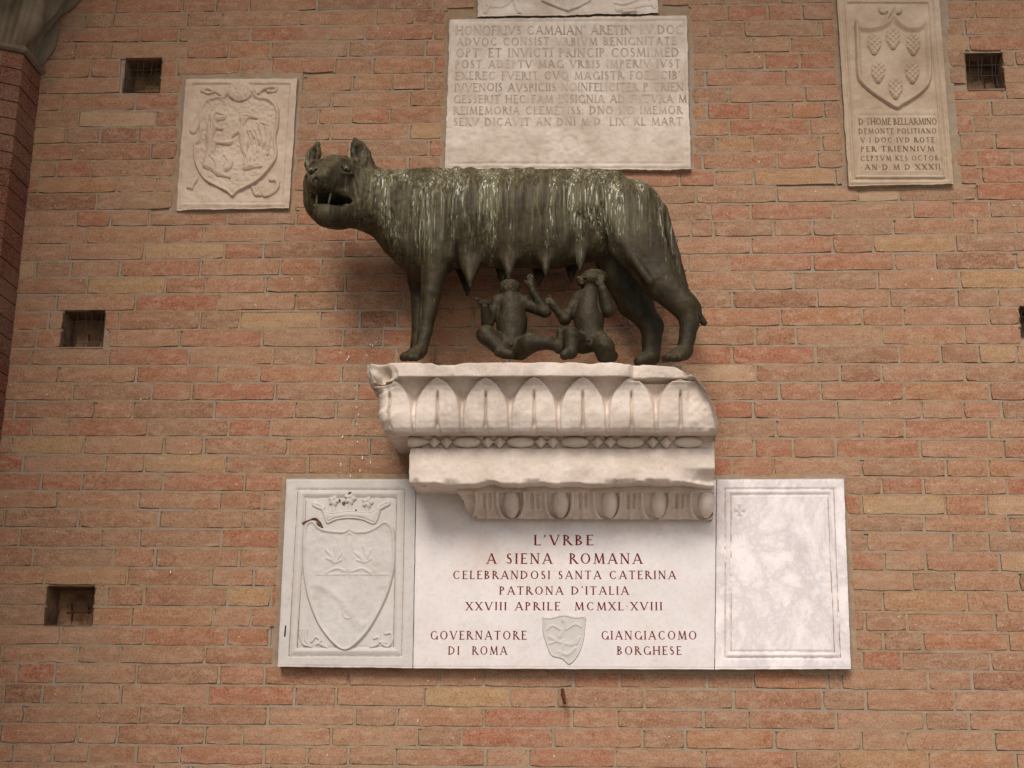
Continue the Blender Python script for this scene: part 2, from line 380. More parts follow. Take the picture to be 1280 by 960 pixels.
# things bricks must stop short of: (px0,py0,px1,py1) in the photograph, taken to the wall plane
HOLES = [(156,73,201,116), (78,388,130,436), (58,733,117,782), (1208,67,1254,113), (1275,384,1318,420)]
def wrect(r, m=0.0):
    a = P(r[0], (r[1]+r[3])/2); b = P(r[2], (r[1]+r[3])/2); c = P((r[0]+r[2])/2, r[1]); d = P((r[0]+r[2])/2, r[3])
    return (a[0]-m, d[2]-m, b[0]+m, c[2]+m)
holes_w = [wrect(r) for r in HOLES]
CLIPS = [(h, .002) for h in holes_w] + [(wrect((227, 97, 365, 262)), .018), (wrect((559, 20, 861, 211)), .012), (wrect((598, -40, 822, 22)), .008),
         (wrect((1052, -40, 1184, 231)), .012), (wrect((352, 598, 1060, 835)), .006)]

wall = thing('brick_wall', 'weathered orange and tan brick wall carrying the stone plaques and the bracket', 'wall')
def brick_geo(x0, x1, zb0, zb1, zt0, zt1, y0, lod=1):
    """one brick face: slightly bowed front, worn arrises, sides running back into the mortar"""
    nx, nz = (5, 3) if lod else (2, 2)
    if lod and x1-x0 > .2: nx = 7
    V = []; F = []
    pr = .0040 + random.uniform(-.002, .0025); tx = random.uniform(-.0015, .0015); tz = random.uniform(-.001, .001)
    for j in range(nz):
        for i in range(nx):
            u = i/(nx-1); v = j/(nz-1); edge = i in (0, nx-1) or j in (0, nz-1); cor = i in (0, nx-1) and j in (0, nz-1)
            uu = u; vv = v
            x = x0+(x1-x0)*uu; zb = zb0+(zb1-zb0)*u; zt = zt0+(zt1-zt0)*u; z = zb+(zt-zb)*vv
            if edge:
                if i in (0, nx-1): x += random.uniform(-.0022, .0022)
                if j in (0, nz-1): z += random.uniform(-.0022, .0022)
                if cor:
                    q = random.uniform(.001, .006); x += q if i == 0 else -q; z += q*.7 if j == 0 else -q*.7
            y = -(pr + tx*(u-.5)*2 + tz*(v-.5)*2 + random.uniform(-.0007, .0007)) + (0.0022 if edge else 0)
            V.append((x, y+y0, z))
    for j in range(nz-1):
        for i in range(nx-1):
            a = j*nx+i; F.append((a, a+1, a+nx+1, a+nx))
    per = [i for i in range(nx)] + [j*nx+nx-1 for j in range(1, nz)] + [(nz-1)*nx+i for i in range(nx-2, -1, -1)] + [j*nx for j in range(nz-2, 0, -1)]
    n0 = len(V)
    for p in per: V.append((V[p][0], .012+y0, V[p][2]))
    m = len(per)
    for i in range(m): F.append((per[(i+1) % m], per[i], n0+i, n0+(i+1) % m))
    return V, F
def fill(x0, x1):
    """lengths of stretchers and headers that fill a gap"""
    g = x1-x0
    if g < .36: return [x1]
    best = None
    for a in range(0, 30):
        for b in range(0, a//2+3):
            e = abs(a*S_+b*H_-g)
            if a+b and (best is None or e < best[0]-1e-9): best = (e, a, b)
    seq = ['S']*best[1]+['H']*best[2]; random.shuffle(seq); sc = g/(best[1]*S_+best[2]*H_)
    out = []; x = x0
    for q in seq: x += (S_ if q == 'S' else H_)*sc; out.append(x)
    out[-1] = x1; return out
def proj(x, y, z):
    v = np.array([x, y+CAMD, z-CAMZ]); d = v@FW
    return 640+FPX*(v@RI)/d, 480-FPX*(v@UP)/d
bricks = []
k0 = -int((ZTOP-LINES[0][1])/CH)
kN = len(LINES)+int(LINES[-1][1]/CH)
for k in range(k0, kN):
    seen = 0 <= k < len(BL)
    xs = []
    if seen:
        yl = (BL[k-1] if k else BL[k]-18)+10
        xs = [P(j, ((BR[k]+BL[k])/2)-11)[0] for j in J.get(k, [])]
    if not xs: xs = [random.uniform(-.3, 0), ]
    full = [xs[0]]
    for b in xs[1:]: full += fill(full[-1], b)
    x = full[-1]
    while x < XMAX: x += random.choice((S_, S_, H_)); full.append(x)
    x = full[0]; left = []
    while x > XMIN: x -= random.choice((S_, S_, H_)); left.append(x)
    full = left[::-1]+full
    jt = .0042
    for a, b in zip(full[:-1], full[1:]):
        x0, x1 = a+jt, b-jt
        zb0, zb1 = zline(k, x0)+.0043, zline(k, x1)+.0043; zt0, zt1 = zline(k-1, x0)-.0043, zline(k-1, x1)-.0043
        if zb0 < .02: continue
        segs = [(x0, x1)]; zb, zt = min(zb0, zb1), max(zt0, zt1); vclip = []
        for (r, m) in CLIPS:
            if zb < r[3]+m-.004 and zt > r[1]-m+.004:
                ov = min(zt, r[3]+m)-max(zb, r[1]-m)
                hit = []
                for s in segs:
                    if s[1] <= r[0]-m or s[0] >= r[2]+m: hit.append(s); continue
                    if ov < .5*(zt-zb):            # only trimmed in height
                        hit.append(s); vclip.append((r, m)); continue
                    if s[0] < r[0]-m: hit.append((s[0], r[0]-m))
                    if s[1] > r[2]+m: hit.append((r[2]+m, s[1]))
                segs = hit
        for s in segs:
            if s[1]-s[0] < .022: continue
            f = lambda zz0, zz1, x: zz0+(zz1-zz0)*(x-x0)/(x1-x0)
            B = [f(zb0, zb1, s[0]), f(zb0, zb1, s[1])]; T = [f(zt0, zt1, s[0]), f(zt0, zt1, s[1])]
            for (r, m) in vclip:
                if s[1] <= r[0]-m or s[0] >= r[2]+m: continue
                if (B[0]+T[0])/2 > r[3]: B = [max(q, r[3]+m) for q in B]
                elif (B[0]+T[0])/2 < r[1]: T = [min(q, r[1]-m) for q in T]
                else: T = [min(q, r[1]-m) for q in T] if B[0] < r[1] else T; B = B if B[0] < r[1] else [max(q, r[3]+m) for q in B]
            if T[0]-B[0] < .018: continue
            bricks.append((s[0], s[1], B[0], B[1], T[0], T[1]))
HIDE = [(232,100,360,258), (562,24,856,208), (1056,0,1180,228), (355,605,1056,828), (470,455,890,605), (400,225,800,330)]
cand = []
for i, b in enumerate(bricks):
    cx, cz = (b[0]+b[1])/2, (b[2]+b[4])/2
    px, py = proj(cx, 0, cz)
    if px < 12 or px > 1268 or py < 6 or py > 952: continue
    if any(h[0] < px < h[2] and h[1] < py < h[3] for h in HIDE): continue
    if px < 60 and py < 110: continue
    d = (CAMD*FW[1]+(cz-CAMZ)*FW[2])
    cand.append(((b[1]-b[0])*(b[4]-b[2])/d**2, i))
cand.sort(reverse=True)
single = set(i for _, i in cand[:300])
rest = MB()
for i, b in enumerate(bricks):
    cx = (b[0]+b[1])/2; cz = (b[2]+b[4])/2
    t = min(1, max(0, random.betavariate(1.7, 1.9)))
    if random.random() < (.15 if cz > 2.9 else .06): t = random.uniform(.68, .80)
    px, py = proj(cx, 0, cz)
    vis = -40 < px < 1320 and -40 < py < 1000
    V, F = brick_geo(*b, 0.0, lod=1 if vis else 0)
    if i in single:
        o = bpy.data.objects.new('brick', None) if False else None
        me_c = (cx, 0, cz)
        ob = mesh_obj('brick', np.array(V)-np.array(me_c), F, M['brick'], None, False, {'tint': ('FACE', [t]*len(F))})
        ob.location = me_c; ob.parent = wall
    else: rest.add(V, F, t)
o = rest.build('brick', M['brick'], wall); o['kind'] = 'stuff'
# bedding and head joints: mortar struck back unevenly, falling short of the brick above here and there
beds = MB()
for (x0, x1, b0, b1, t0, t1) in bricks:
    cx, cz = (x0+x1)/2, (b0+t0)/2; px, py = proj(cx, 0, cz)
    if not (-60 < px < 1340 and -60 < py < 1020): 
        beds.add([(x0-.005, -.0005, t0-.002), (x1+.005, -.0005, t1-.002), (x1+.005, -.0005, t1+.0095), (x0-.005, -.0005, t0+.0095)], [(0, 1, 2, 3)]); beds.add([(x1-.002, -.0004, b1), (x1+.0098, -.0004, b1), (x1+.0098, -.0004, t1), (x1-.002, -.0004, t1)], [(0, 1, 2, 3)]); continue
    n_ = 5; g = [max(0, random.gauss(.0005, .0011)) for _ in range(n_+1)]; y_ = [-.0012+random.uniform(-.0009, .0009) for _ in range(n_+1)]; V = []
    for i in range(n_+1):
        u = i/n_; x = x0-.0045+(x1-x0+.009)*u; zt = t0+(t1-t0)*u
        V += [(x, y_[i]+.0006, zt-.003), (x, y_[i], zt+.0086-g[i]), (x, .006, zt+.0086-g[i])]
    beds.add(V, [(3*i+a, 3*i+3+a, 3*i+4+a, 3*i+1+a) for i in range(n_) for a in (0, 1)])
    if not any(abs(x1-(r[0]-m)) < .003 for r, m in CLIPS):
        yy_ = -.0008+random.uniform(-.001, .001); e_ = .0086-(random.uniform(.0005, .003) if random.random() < .35 else 0)
        beds.add([(x1-.003, yy_+.001, b1-.001), (x1+e_, yy_, b1-.001), (x1+e_, yy_, t1), (x1-.003, yy_+.001, t1), (x1+e_, .006, b1-.001), (x1+e_, .006, t1)], [(0, 1, 2, 3), (1, 4, 5, 2)])
o = beds.build('mortar_joints', M['mortar'], wall); o['kind'] = 'stuff'
cl = MB()
for kq, (r, m) in enumerate(CLIPS[len(holes_w):]):
    a0, c0, a1, c1 = r; k_ = .012
    yk = -.0014-.0004*kq
    cl.add([(a0-m-k_, yk, c0-m-k_), (a1+m+k_, yk, c0-m-k_), (a1+m+k_, yk, c1+m+k_), (a0-m-k_, yk, c1+m+k_)], [(0, 1, 2, 3)])
cl.build('mortar_patch', M['mortar'], wall)['kind'] = 'stuff'
# mortar bed with the putlog holes left open
xs = sorted(set([-3.4, 3.4]+[h[0] for h in holes_w]+[h[2] for h in holes_w])); zs = sorted(set([-.05, 6.95]+[h[1] for h in holes_w]+[h[3] for h in holes_w]))
mb = MB()
for i in range(len(xs)-1):
    for j in range(len(zs)-1):
        cx, cz = (xs[i]+xs[i+1])/2, (zs[j]+zs[j+1])/2
        if any(h[0] < cx < h[2] and h[1] < cz < h[3] for h in holes_w): continue
        mb.add([(xs[i], .005, zs[j]), (xs[i+1], .005, zs[j]), (xs[i+1], .005, zs[j+1]), (xs[i], .005, zs[j+1])], [(0, 1, 2, 3)])
mb.build('mortar', M['mortar'], wall)
for hi_, h in enumerate(holes_w):
    mb = MB(); x0, z0, x1, z1 = h; D = .125
    o_ = [(x0, -.006, z0), (x1, -.006, z0), (x1, -.006, z1), (x0, -.006, z1)]; i_ = [(a[0], D, a[2]) for a in o_]
    mb.add(o_+i_, [(0, 4, 5, 1), (1, 5, 6, 2), (2, 6, 7, 3), (3, 7, 4, 0), (4, 7, 6, 5)])
    hole = mb.build('putlog_hole', M['hole_brick'], wall)
    # rubble half closing the back
    rb = MB(); n = 7
    for q in range(3):
        cx = x0+(x1-x0)*(.25+.27*q)+random.uniform(-.01, .01); hh = (z1-z0)*random.uniform(.35, .7); ww = (x1-x0)*.17
        base = [(cx-ww, D-.03, z0+.001), (cx+ww, D-.035, z0+.001), (cx+ww*random.uniform(.5, 1), D-.02, z0+hh), (cx-ww*random.uniform(.5, 1), D-.025, z0+hh*random.uniform(.7, 1))]
        rb.add(base+[(a[0], D-.001, a[2]) for a in base], [(0, 1, 2, 3), (0, 3, 7, 4), (1, 5, 6, 2), (3, 2, 6, 7)])
    r_ = rb.build('rubble', M['hole_brick'], wall)
    wr = MB()
    if hi_ != 2:
        for q in range(5):
            xx = x0+(x1-x0)*(q+.5)/5+random.uniform(-.006, .006)
            wr.tube([(xx, .012, z0+.001), (xx+random.uniform(-.01, .01), .016, (z0+z1)/2), (xx+random.uniform(-.006, .006), .012, z1-.001)], .0011, 4)
        for q in range(3):
            zz = z0+(z1-z0)*(q+.6)/3.6
            wr.tube([(x0+.001, .012, zz), ((x0+x1)/2, .016, zz+random.uniform(-.008, .008)), (x1-.001, .012, zz)], .0011, 4)
    else:
        wr.tube([(x0+.055, .07, z0+.055), (x1-.004, .06, z0+.062)], [.005, .0025], 5)
    wr.build('wire_mesh' if hi_ != 2 else 'iron_bar', M['wire'] if hi_ != 2 else M['rust'], wall)

# white bird droppings spattered on the bricks beside the bracket
dr = MB()
for (x, y, L_) in ((436,446,5),(434,449,4),(463,431,4),(466,432,4),(470,428,3),(428,546,4),(446,509,3),(448,518,4),(446,530,3),(426,580,5),(453,572,6),(450,588,4),(463,578,5),(438,595,4),(447,552,3),(176,499,4),(213,715,5),(13,481,3),(238,566,3)):
    p = P(x, y, .0085); m = mpp(0); w_ = random.uniform(.5, .9)*m; h_ = L_*m
    n = 7; pts_ = [(p[0]+w_*math.cos(a)*random.uniform(.7, 1.2), p[1], p[2]+h_*.5*math.sin(a)*random.uniform(.8, 1.1)) for a in [2*math.pi*i/n for i in range(n)]]
    dr.add(pts_, [tuple(range(n))])
o = dr.build('bird_droppings', M['dropping'], wall); o['kind'] = 'stuff'
# paved courtyard floor
g = MB(); g.add([(-40, -60, 0), (40, -60, 0), (40, 1, 0), (-40, 1, 0)], [(0, 1, 2, 3)])
tag(g.build('ground', M['paving']), kind='structure')

# ------------------------------------------------------------------ roman capitals, drawn stroke by stroke
TK, TN = .15, .075
GL = {
'A': (.86, [('l',.43,1,.10,0,TN),('l',.43,1,.78,0,TK),('l',.20,.34,.66,.34,TN),('s',.10,0),('s',.78,0)]),
'B': (.66, [('l',.14,0,.14,1,TK),('a',.14,.75,.36,.25,-90,90),('a',.14,.26,.44,.26,-90,90),('s',.14,0),('s',.14,1)]),
'C': (.86, [('a',.48,.5,.40,.5,42,318)]),
'D': (.88, [('l',.14,0,.14,1,TK),('a',.14,.5,.64,.5,-90,90),('s',.14,0),('s',.14,1)]),
'E': (.60, [('l',.14,0,.14,1,TK),('l',.14,.97,.54,.97,TN),('l',.14,.53,.46,.53,TN),('l',.14,.03,.56,.03,TN),('v',.54,.94),('v',.56,.06),('s',.14,0),('s',.14,1)]),
'F': (.56, [('l',.14,0,.14,1,TK),('l',.14,.97,.52,.97,TN),('l',.14,.52,.44,.52,TN),('v',.52,.94),('s',.14,0),('s',.14,1)]),
'G': (.88, [('a',.48,.5,.40,.5,42,318),('l',.80,.08,.80,.42,TK),('s',.80,.43)]),
'H': (.86, [('l',.14,0,.14,1,TK),('l',.72,0,.72,1,TK),('l',.14,.52,.72,.52,TN),('s',.14,0),('s',.14,1),('s',.72,0),('s',.72,1)]),
'I': (.28, [('l',.14,0,.14,1,TK),('s',.14,0),('s',.14,1)]),
'K': (.74, [('l',.14,0,.14,1,TK),('l',.16,.45,.58,1,TN),('l',.28,.60,.66,0,TK),('s',.14,0),('s',.14,1),('s',.60,1),('s',.66,0)]),
'L': (.58, [('l',.14,0,.14,1,TK),('l',.14,.03,.54,.03,TN),('v',.54,.06),('s',.14,0),('s',.14,1)]),
'M': (1.0, [('l',.14,0,.20,1,TN),('l',.20,1,.50,.05,TK),('l',.50,.05,.80,1,TN),('l',.80,1,.87,0,TK),('s',.13,0),('s',.88,0)]),
'N': (.86, [('l',.14,0,.14,1,TN),('l',.14,1,.72,0,TK),('l',.72,0,.72,1,TN),('s',.14,0),('s',.12,1),('s',.72,1)]),
'O': (.92, [('a',.46,.5,.41,.5,0,360)]),
'P': (.62, [('l',.14,0,.14,1,TK),('a',.14,.73,.40,.27,-90,90),('s',.14,0),('s',.14,1)]),
'Q': (.92, [('a',.46,.5,.41,.5,0,360),('l',.52,.08,.95,-.20,TK)]),
'R': (.74, [('l',.14,0,.14,1,TK),('a',.14,.74,.38,.26,-90,90),('l',.34,.48,.70,0,TK),('s',.14,0),('s',.14,1),('s',.71,0)]),
'S': (.56, [('a',.28,.745,.20,.255,30,250),('a',.28,.265,.23,.265,-150,70),('l',.14,.62,.42,.42,TK)]),
'T': (.74, [('l',.37,0,.37,1,TK),('l',.05,.97,.69,.97,TN),('v',.05,.94),('v',.69,.94),('s',.37,0)]),
'U': (.8, [('l',.1,1,.1,.3,TK)]),
'V': (.84, [('l',.08,1,.42,0,TK),('l',.42,0,.76,1,TN),('s',.08,1),('s',.76,1)]),
'X': (.78, [('l',.08,1,.68,0,TK),('l',.10,0,.66,1,TN),('s',.08,1),('s',.68,0),('s',.10,0),('s',.66,1)]),
"'": (.22, [('l',.12,1.02,.08,.80,TN*1.4)]),
'.': (.24, [('d',.12,.06)]), ':': (.24, [('d',.12,.1),('d',.12,.6)]),
'-': (.3, [('d',.15,.5)]), ' ': (.42, []), ',': (.1, [('l',-.15,0,-.3,-.2,TN*1.3)]),
}
def glyph_quads(ch):
    w_, st = GL[ch]; Q = []
    def line(x0, y0, x1, y1, w):
        dx, dy = x1-x0, y1-y0; L = math.hypot(dx, dy)
        if abs(dx) < .3*abs(dy) or abs(dy) > .25: h = w/2*L/max(abs(dy), .01) if abs(dy) > .25 else w/2; return [(x0-h, y0), (x0+h, y0), (x1+h, y1), (x1-h, y1)]
        nx, ny = -dy/L*w/2, dx/L*w/2
        return [(x0-nx, y0-ny), (x1-nx, y1-ny), (x1+nx, y1+ny), (x0+nx, y0+ny)]
    for s in st:
        if s[0] == 'l': Q.append([line(*s[1:])])
        elif s[0] == 's': x, y = s[1:]; yy = .022 if y < .5 else y-.022; Q.append([[(x-.13, yy-.022), (x+.13, yy-.022), (x+.13, yy+.022), (x-.13, yy+.022)]])
        elif s[0] == 'v': x, y = s[1:]; a, b = (y-.06, y+.05) if y > .5 else (y-.05, y+.07); Q.append([[(x-.03, a), (x+.025, a), (x+.025, b), (x-.03, b)]])
        elif s[0] == 'd': x, y = s[1:]; Q.append([[(x-.07, y), (x, y-.07), (x+.07, y), (x, y+.07)]])
        elif s[0] == 'a':
            cx, cy, rx, ry, a0, a1 = s[1:]; n = max(6, int(abs(a1-a0)/18)); quads = []
            for i in range(n):
                q = []
                for a in (a0+(a1-a0)*i/n, a0+(a1-a0)*(i+1)/n):
                    r = math.radians(a); w = TN+(TK-TN)*abs(math.cos(r))**1.3
                    q.append(((cx+rx*math.cos(r), cy+ry*math.sin(r)), (cx+(rx-w)*math.cos(r), cy+(ry-w*.8)*math.sin(r))))
                quads.append([q[0][0], q[1][0], q[1][1], q[0][1]])
            Q.append(quads)
    return w_, Q
def lettering(text, px0, px1, pytop, pybot, d, mat, parent, dy=0.0, hf=None, rag=.0015, single=False):
    """one line of capitals between two photo columns, cut into the face that stands d from the wall"""
    a = P(px0, (pytop+pybot)/2, d); b = P(px1, (pytop+pybot)/2+dy, d); top = P((px0+px1)/2, pytop+dy/2, d); bot = P((px0+px1)/2, pybot+dy/2, d)
    h = top[2]-bot[2]; W = b[0]-a[0]; slope = (b[2]-a[2])/W
    adv = [GL[c][0] for c in text]; nat = sum(adv)
    gaps = max(1, sum(1 for c in text)-1); track = (W/h-nat)/gaps
    sx = 1.0
    if track > .2: sx = min(1.22, 1+(track-.2)*gaps/nat*.8); track = (W/h-nat*sx)/gaps
    if track < .02: track = .02; sx = (W/h-track*gaps)/nat
    def yy(u, v):
        X_ = a[0]+u; Z_ = bot[2]+v; f_ = u/W; n_ = float(vnoise(np.array([X_*9]), 3.3, Z_*9)[0])*rag*.6
        h_ = float(hf(np.array([px0+(px1-px0)*f_]), np.array([pybot+(pytop-pybot)*v/h+dy*f_]))[0])/1000 if hf else 0
        return -d+n_-h_
    mb = MB(); x = 0
    for c in text:
        w_, Q = glyph_quads(c)
        for k, quads in enumerate(Q):
            for q in quads:
                V = [(a[0]+(x+u*sx)*h, yy((x+u*sx)*h, v*h)-(.0018 if hf else .0006)-.00012*k, bot[2]+v*h+slope*((x+u*sx)*h-W/2)) for u, v in q]
                area = sum(V[i][0]*V[(i+1) % 4][2]-V[(i+1) % 4][0]*V[i][2] for i in range(4))
                mb.add(V if area > 0 else V[::-1], [(0, 1, 2, 3)])
        x += w_*sx+track
        if single and mb.f: mb.build('letter', mat, parent); mb = MB()
    if mb.f: o = mb.build('lettering', mat, parent); o['kind'] = 'stuff'

# ------------------------------------------------------------------ carved slabs and low relief
def stain_line(pts, wpx, d, hf, rag, mat, parent):
    """thin weathered line lying in a groove of a face; pts in photo places"""
    mb = MB(); V = []; q = []
    for (a, b) in zip(pts[:-1], pts[1:]):
        n = max(1, int(math.hypot(b[0]-a[0], b[1]-a[1])/4)); q += [(a[0]+(b[0]-a[0])*i/n, a[1]+(b[1]-a[1])*i/n) for i in range(n)]
    q.append(pts[-1]); horiz = abs(pts[1][0]-pts[0][0]) > abs(pts[1][1]-pts[0][1])
    for (x, y) in q:
        wv = wpx*.5*random.uniform(.6, 1.2)
        for s_ in (-1, 1):
            xx, yy_ = (x, y+s_*wv) if horiz else (x+s_*wv, y)
            p = P(xx, yy_, d); p[1] = -d+float(vnoise(np.array([p[0]*9]), 3.3, p[2]*9)[0])*rag*.6-float(hf(np.array([xx]), np.array([yy_]))[0])/1000-.0012; V.append(p)
    n = len(q); F = [(2*i, 2*i+2, 2*i+3, 2*i+1) if not horiz else (2*i+1, 2*i+3, 2*i+2, 2*i) for i in range(n-1)]
    mb.add(V, F); return mb.build('incised_line', mat, parent)
def seg_d(X, Y, pts):
    D = np.full(np.broadcast(X, Y).shape, 1e9)
    for (x0, y0), (x1, y1) in zip(pts[:-1], pts[1:]):
        dx, dy = x1-x0, y1-y0; t = np.clip(((X-x0)*dx+(Y-y0)*dy)/(dx*dx+dy*dy+1e-9), 0, 1)
        D = np.minimum(D, np.hypot(X-x0-t*dx, Y-y0-t*dy))
    return D
def smooth_pts(pts, closed=False, n=5):
    p = [np.array(q, float) for q in pts]; out = []; N = len(p)
    for i in range(N if closed else N-1):
        a, b, c, d = (p[(i-1) % N], p[i], p[(i+1) % N], p[(i+2) % N]) if closed else (p[max(i-1, 0)], p[i], p[i+1], p[min(i+2, N-1)])
        for k in range(n):
            t = k/n; out.append(tuple(.5*((2*b)+(-a+c)*t+(2*a-5*b+4*c-d)*t*t+(-a+3*b-3*c+d)*t**3)))
    out.append(tuple(p[0] if closed else p[-1])); return out
def inside_d(X, Y, poly):
    """signed distance, positive inside a closed outline"""
    D = seg_d(X, Y, poly+[poly[0]]); ins = np.zeros(D.shape, bool); n = len(poly)
    for i in range(n):
        x0, y0 = poly[i]; x1, y1 = poly[(i+1) % n]
        if y0 == y1: continue
        c = ((y0 > Y) != (y1 > Y)) & (X < (x1-x0)*(Y-y0)/(y1-y0)+x0); ins ^= c
    return np.where(ins, D, -D)
def relief(name, bbox, hfun, d, mat, parent, res=1.0, lift=.0):
    """low relief standing on a face d from the wall; hfun gives millimetres of height over photo-pixel places"""
    x0, y0, x1, y1 = bbox; nx = int((x1-x0)/res)+1; ny = int((y1-y0)/res)+1
    gx = np.linspace(x0, x1, nx); gy = np.linspace(y0, y1, ny); X, Y = np.meshgrid(gx, gy)
    Hh = hfun(X, Y); keep = Hh > 0
    w = np.array([P(a, b, d) for a, b in ((x0, y0), (x1, y0), (x0, y1), (x1, y1))])
    V = np.empty((ny, nx, 3))
    r = RI[None, None]*((X-640)/FPX)[..., None]+UP[None, None]*((480-Y)/FPX)[..., None]+FW[None, None]
    r = r/r[..., 1:2]
    V[..., 0] = r[..., 0]*(CAMD-d); V[..., 2] = CAMZ+r[..., 2]*(CAMD-d)
    V[..., 1] = -d - np.where(keep, Hh, -1.5)/1000.0
    idx = np.arange(nx*ny).reshape(ny, nx); q = np.stack([idx[1:, :-1], idx[1:, 1:], idx[:-1, 1:], idx[:-1, :-1]], -1).reshape(-1, 4)
    kk = (keep[1:, :-1] | keep[1:, 1:] | keep[:-1, 1:] | keep[:-1, :-1]).ravel(); q = q[kk]
    u, inv = np.unique(q, return_inverse=True)
    return mesh_obj(name, V.reshape(-1, 3)[u], inv.reshape(-1, 4), mat, parent, True)
def slab(name, corners, d, mat, parent, hfun=None, res=3.0, rag=.0015, mount=-.002):
    """stone slab: corners (photo places of its front face) TL,TR,BR,BL; hfun = millimetres proud of the face"""
    c = [P(*q, d) for q in corners]
    W = np.linalg.norm(c[1]-c[0]); Hh = np.linalg.norm(c[3]-c[0]); nx = int(W/mpp(d)/res)+3; ny = int(Hh/mpp(d)/res)+3
    V = np.empty((ny, nx, 3))
    # concentrate one ring near the arris
    us = np.concatenate([[0, .006/W], np.linspace(.012/W, 1-.012/W, nx-4), [1-.006/W, 1]]); vs_ = np.concatenate([[0, .006/Hh], np.linspace(.012/Hh, 1-.012/Hh, ny-4), [1-.006/Hh, 1]])
    U, Vv = np.meshgrid(us, vs_)
    pxs = (1-U)*(1-Vv)*corners[0][0]+U*(1-Vv)*corners[1][0]+U*Vv*corners[2][0]+(1-U)*Vv*corners[3][0]
    pys = (1-U)*(1-Vv)*corners[0][1]+U*(1-Vv)*corners[1][1]+U*Vv*corners[2][1]+(1-U)*Vv*corners[3][1]
    for k in (0, 2): V[..., k] = (1-U)*(1-Vv)*c[0][k]+U*(1-Vv)*c[1][k]+U*Vv*c[2][k]+(1-U)*Vv*c[3][k]
    V[..., 1] = -d + vnoise(V[..., 0]*9, 3.3, V[..., 2]*9)*rag*.6
    if hfun is not None: V[..., 1] -= hfun(pxs, pys)/1000.0
    e = np.minimum(np.minimum(U*W, (1-U)*W), np.minimum(Vv*Hh, (1-Vv)*Hh))
    V[..., 1] += np.clip(1-e/.006, 0, 1)**2*.004*(1+.6*vnoise(V[..., 0]*30, 1.7, V[..., 2]*30))
    rimn = .5*vnoise(V[..., 0]*22, 9.1, V[..., 2]*22)+.5*vnoise(V[..., 0]*90, 5.1, V[..., 2]*90); m = e < .003
    V[..., 0] += np.where(m, rimn*rag, 0); V[..., 2] += np.where(m, rimn*rag, 0)
    idx = np.arange(nx*ny).reshape(ny, nx); q = np.stack([idx[1:, :-1], idx[1:, 1:], idx[:-1, 1:], idx[:-1, :-1]], -1).reshape(-1, 4)
    per = np.concatenate([idx[0, :], idx[1:, -1], idx[-1, -2::-1], idx[-2:0:-1, 0]]); vv = V.reshape(-1, 3); back = vv[per].copy(); back[:, 1] = mount
    n0 = len(vv); m = len(per); s = np.stack([per, np.roll(per, -1), n0+np.roll(np.arange(m), -1), n0+np.arange(m)], -1)
    o = mesh_obj(name, np.concatenate([vv, back]), np.concatenate([q, s[:, ::-1]]), mat, parent, True)
    return o
def bumpf(D, w, h): return h*np.exp(-(D/w)**2)
def ridge(D, w, h): return h*np.clip(1-(D/w)**2, 0, 1)**.5
# ------------------------------------------------------------------ lower panels: three marbles set edge to edge
DL = .055
def frame_h(x0, y0, x1, y1, tilt, lines):
    """sunk and raised mouldings running round a panel; lines = (inset px, half width px, mm)"""
    def f(X, Y):
        h = 0*X
        t = (Y-y0)/(y1-y0)
        xl = x0+tilt[0]*t; xr = x1+tilt[1]*t
        e = np.minimum(np.minimum(X-xl, xr-X), np.minimum(Y-y0, y1-Y))
        for ins, hw, mm in lines: h = h+bumpf(e-ins, hw, mm)
        return h, e
    return f
# left panel
t1 = thing('coat_of_arms_panel', 'grey marble panel with crowned shield, left of the central inscription', 'plaque', P(435, 834, 0), group=None)
ff = frame_h(358, 598, 520, 834, (-11, -4), [(14, .9, -5), (19.5, 2.2, 4.0), (24.5, .8, -4)])
slab('slab', [(358, 598), (519.6, 598.3), (515.6, 835), (347, 833)], DL, M['grey_marble'], t1, lambda X, Y: ff(X, Y)[0]-np.clip(ff(X, Y)[1]-23, 0, 1.5)*1.6, res=1.3)
def inset_rect(x0, y0, x1, y1, tilt, ins, t):
    return [(x0+ins, y0+ins), (x1-ins, y0+ins)], [(x1-ins, y0+ins), (x1+tilt[1]-ins, y1-ins)], [(x0+tilt[0]+ins, y1-ins), (x1+tilt[1]-ins, y1-ins)], [(x0+ins, y0+ins), (x0+tilt[0]+ins, y1-ins)]
for ins in (14, 24.5):
    for sg in inset_rect(358, 598, 520, 834, (-11, -4), ins, 0): stain_line(sg, 1.0, DL, lambda X, Y: ff(X, Y)[0]-np.clip(ff(X, Y)[1]-23, 0, 1.5)*1.6, .0015, M['groove'], t1)
def Q(pts, sx=3.556, ox=340, oy=580): return [(ox+a/sx, oy+b/sx) for a, b in pts]
sh = smooth_pts(Q([(150,262),(185,250),(215,280),(255,292),(320,296),(345,280),(370,296),(430,292),(470,270),(500,252),(535,275),(548,320),(550,420),(535,520),(500,620),(440,730),(380,800),(325,832),(270,800),(205,715),(160,600),(138,480),(136,360),(140,290)]), True, 4)
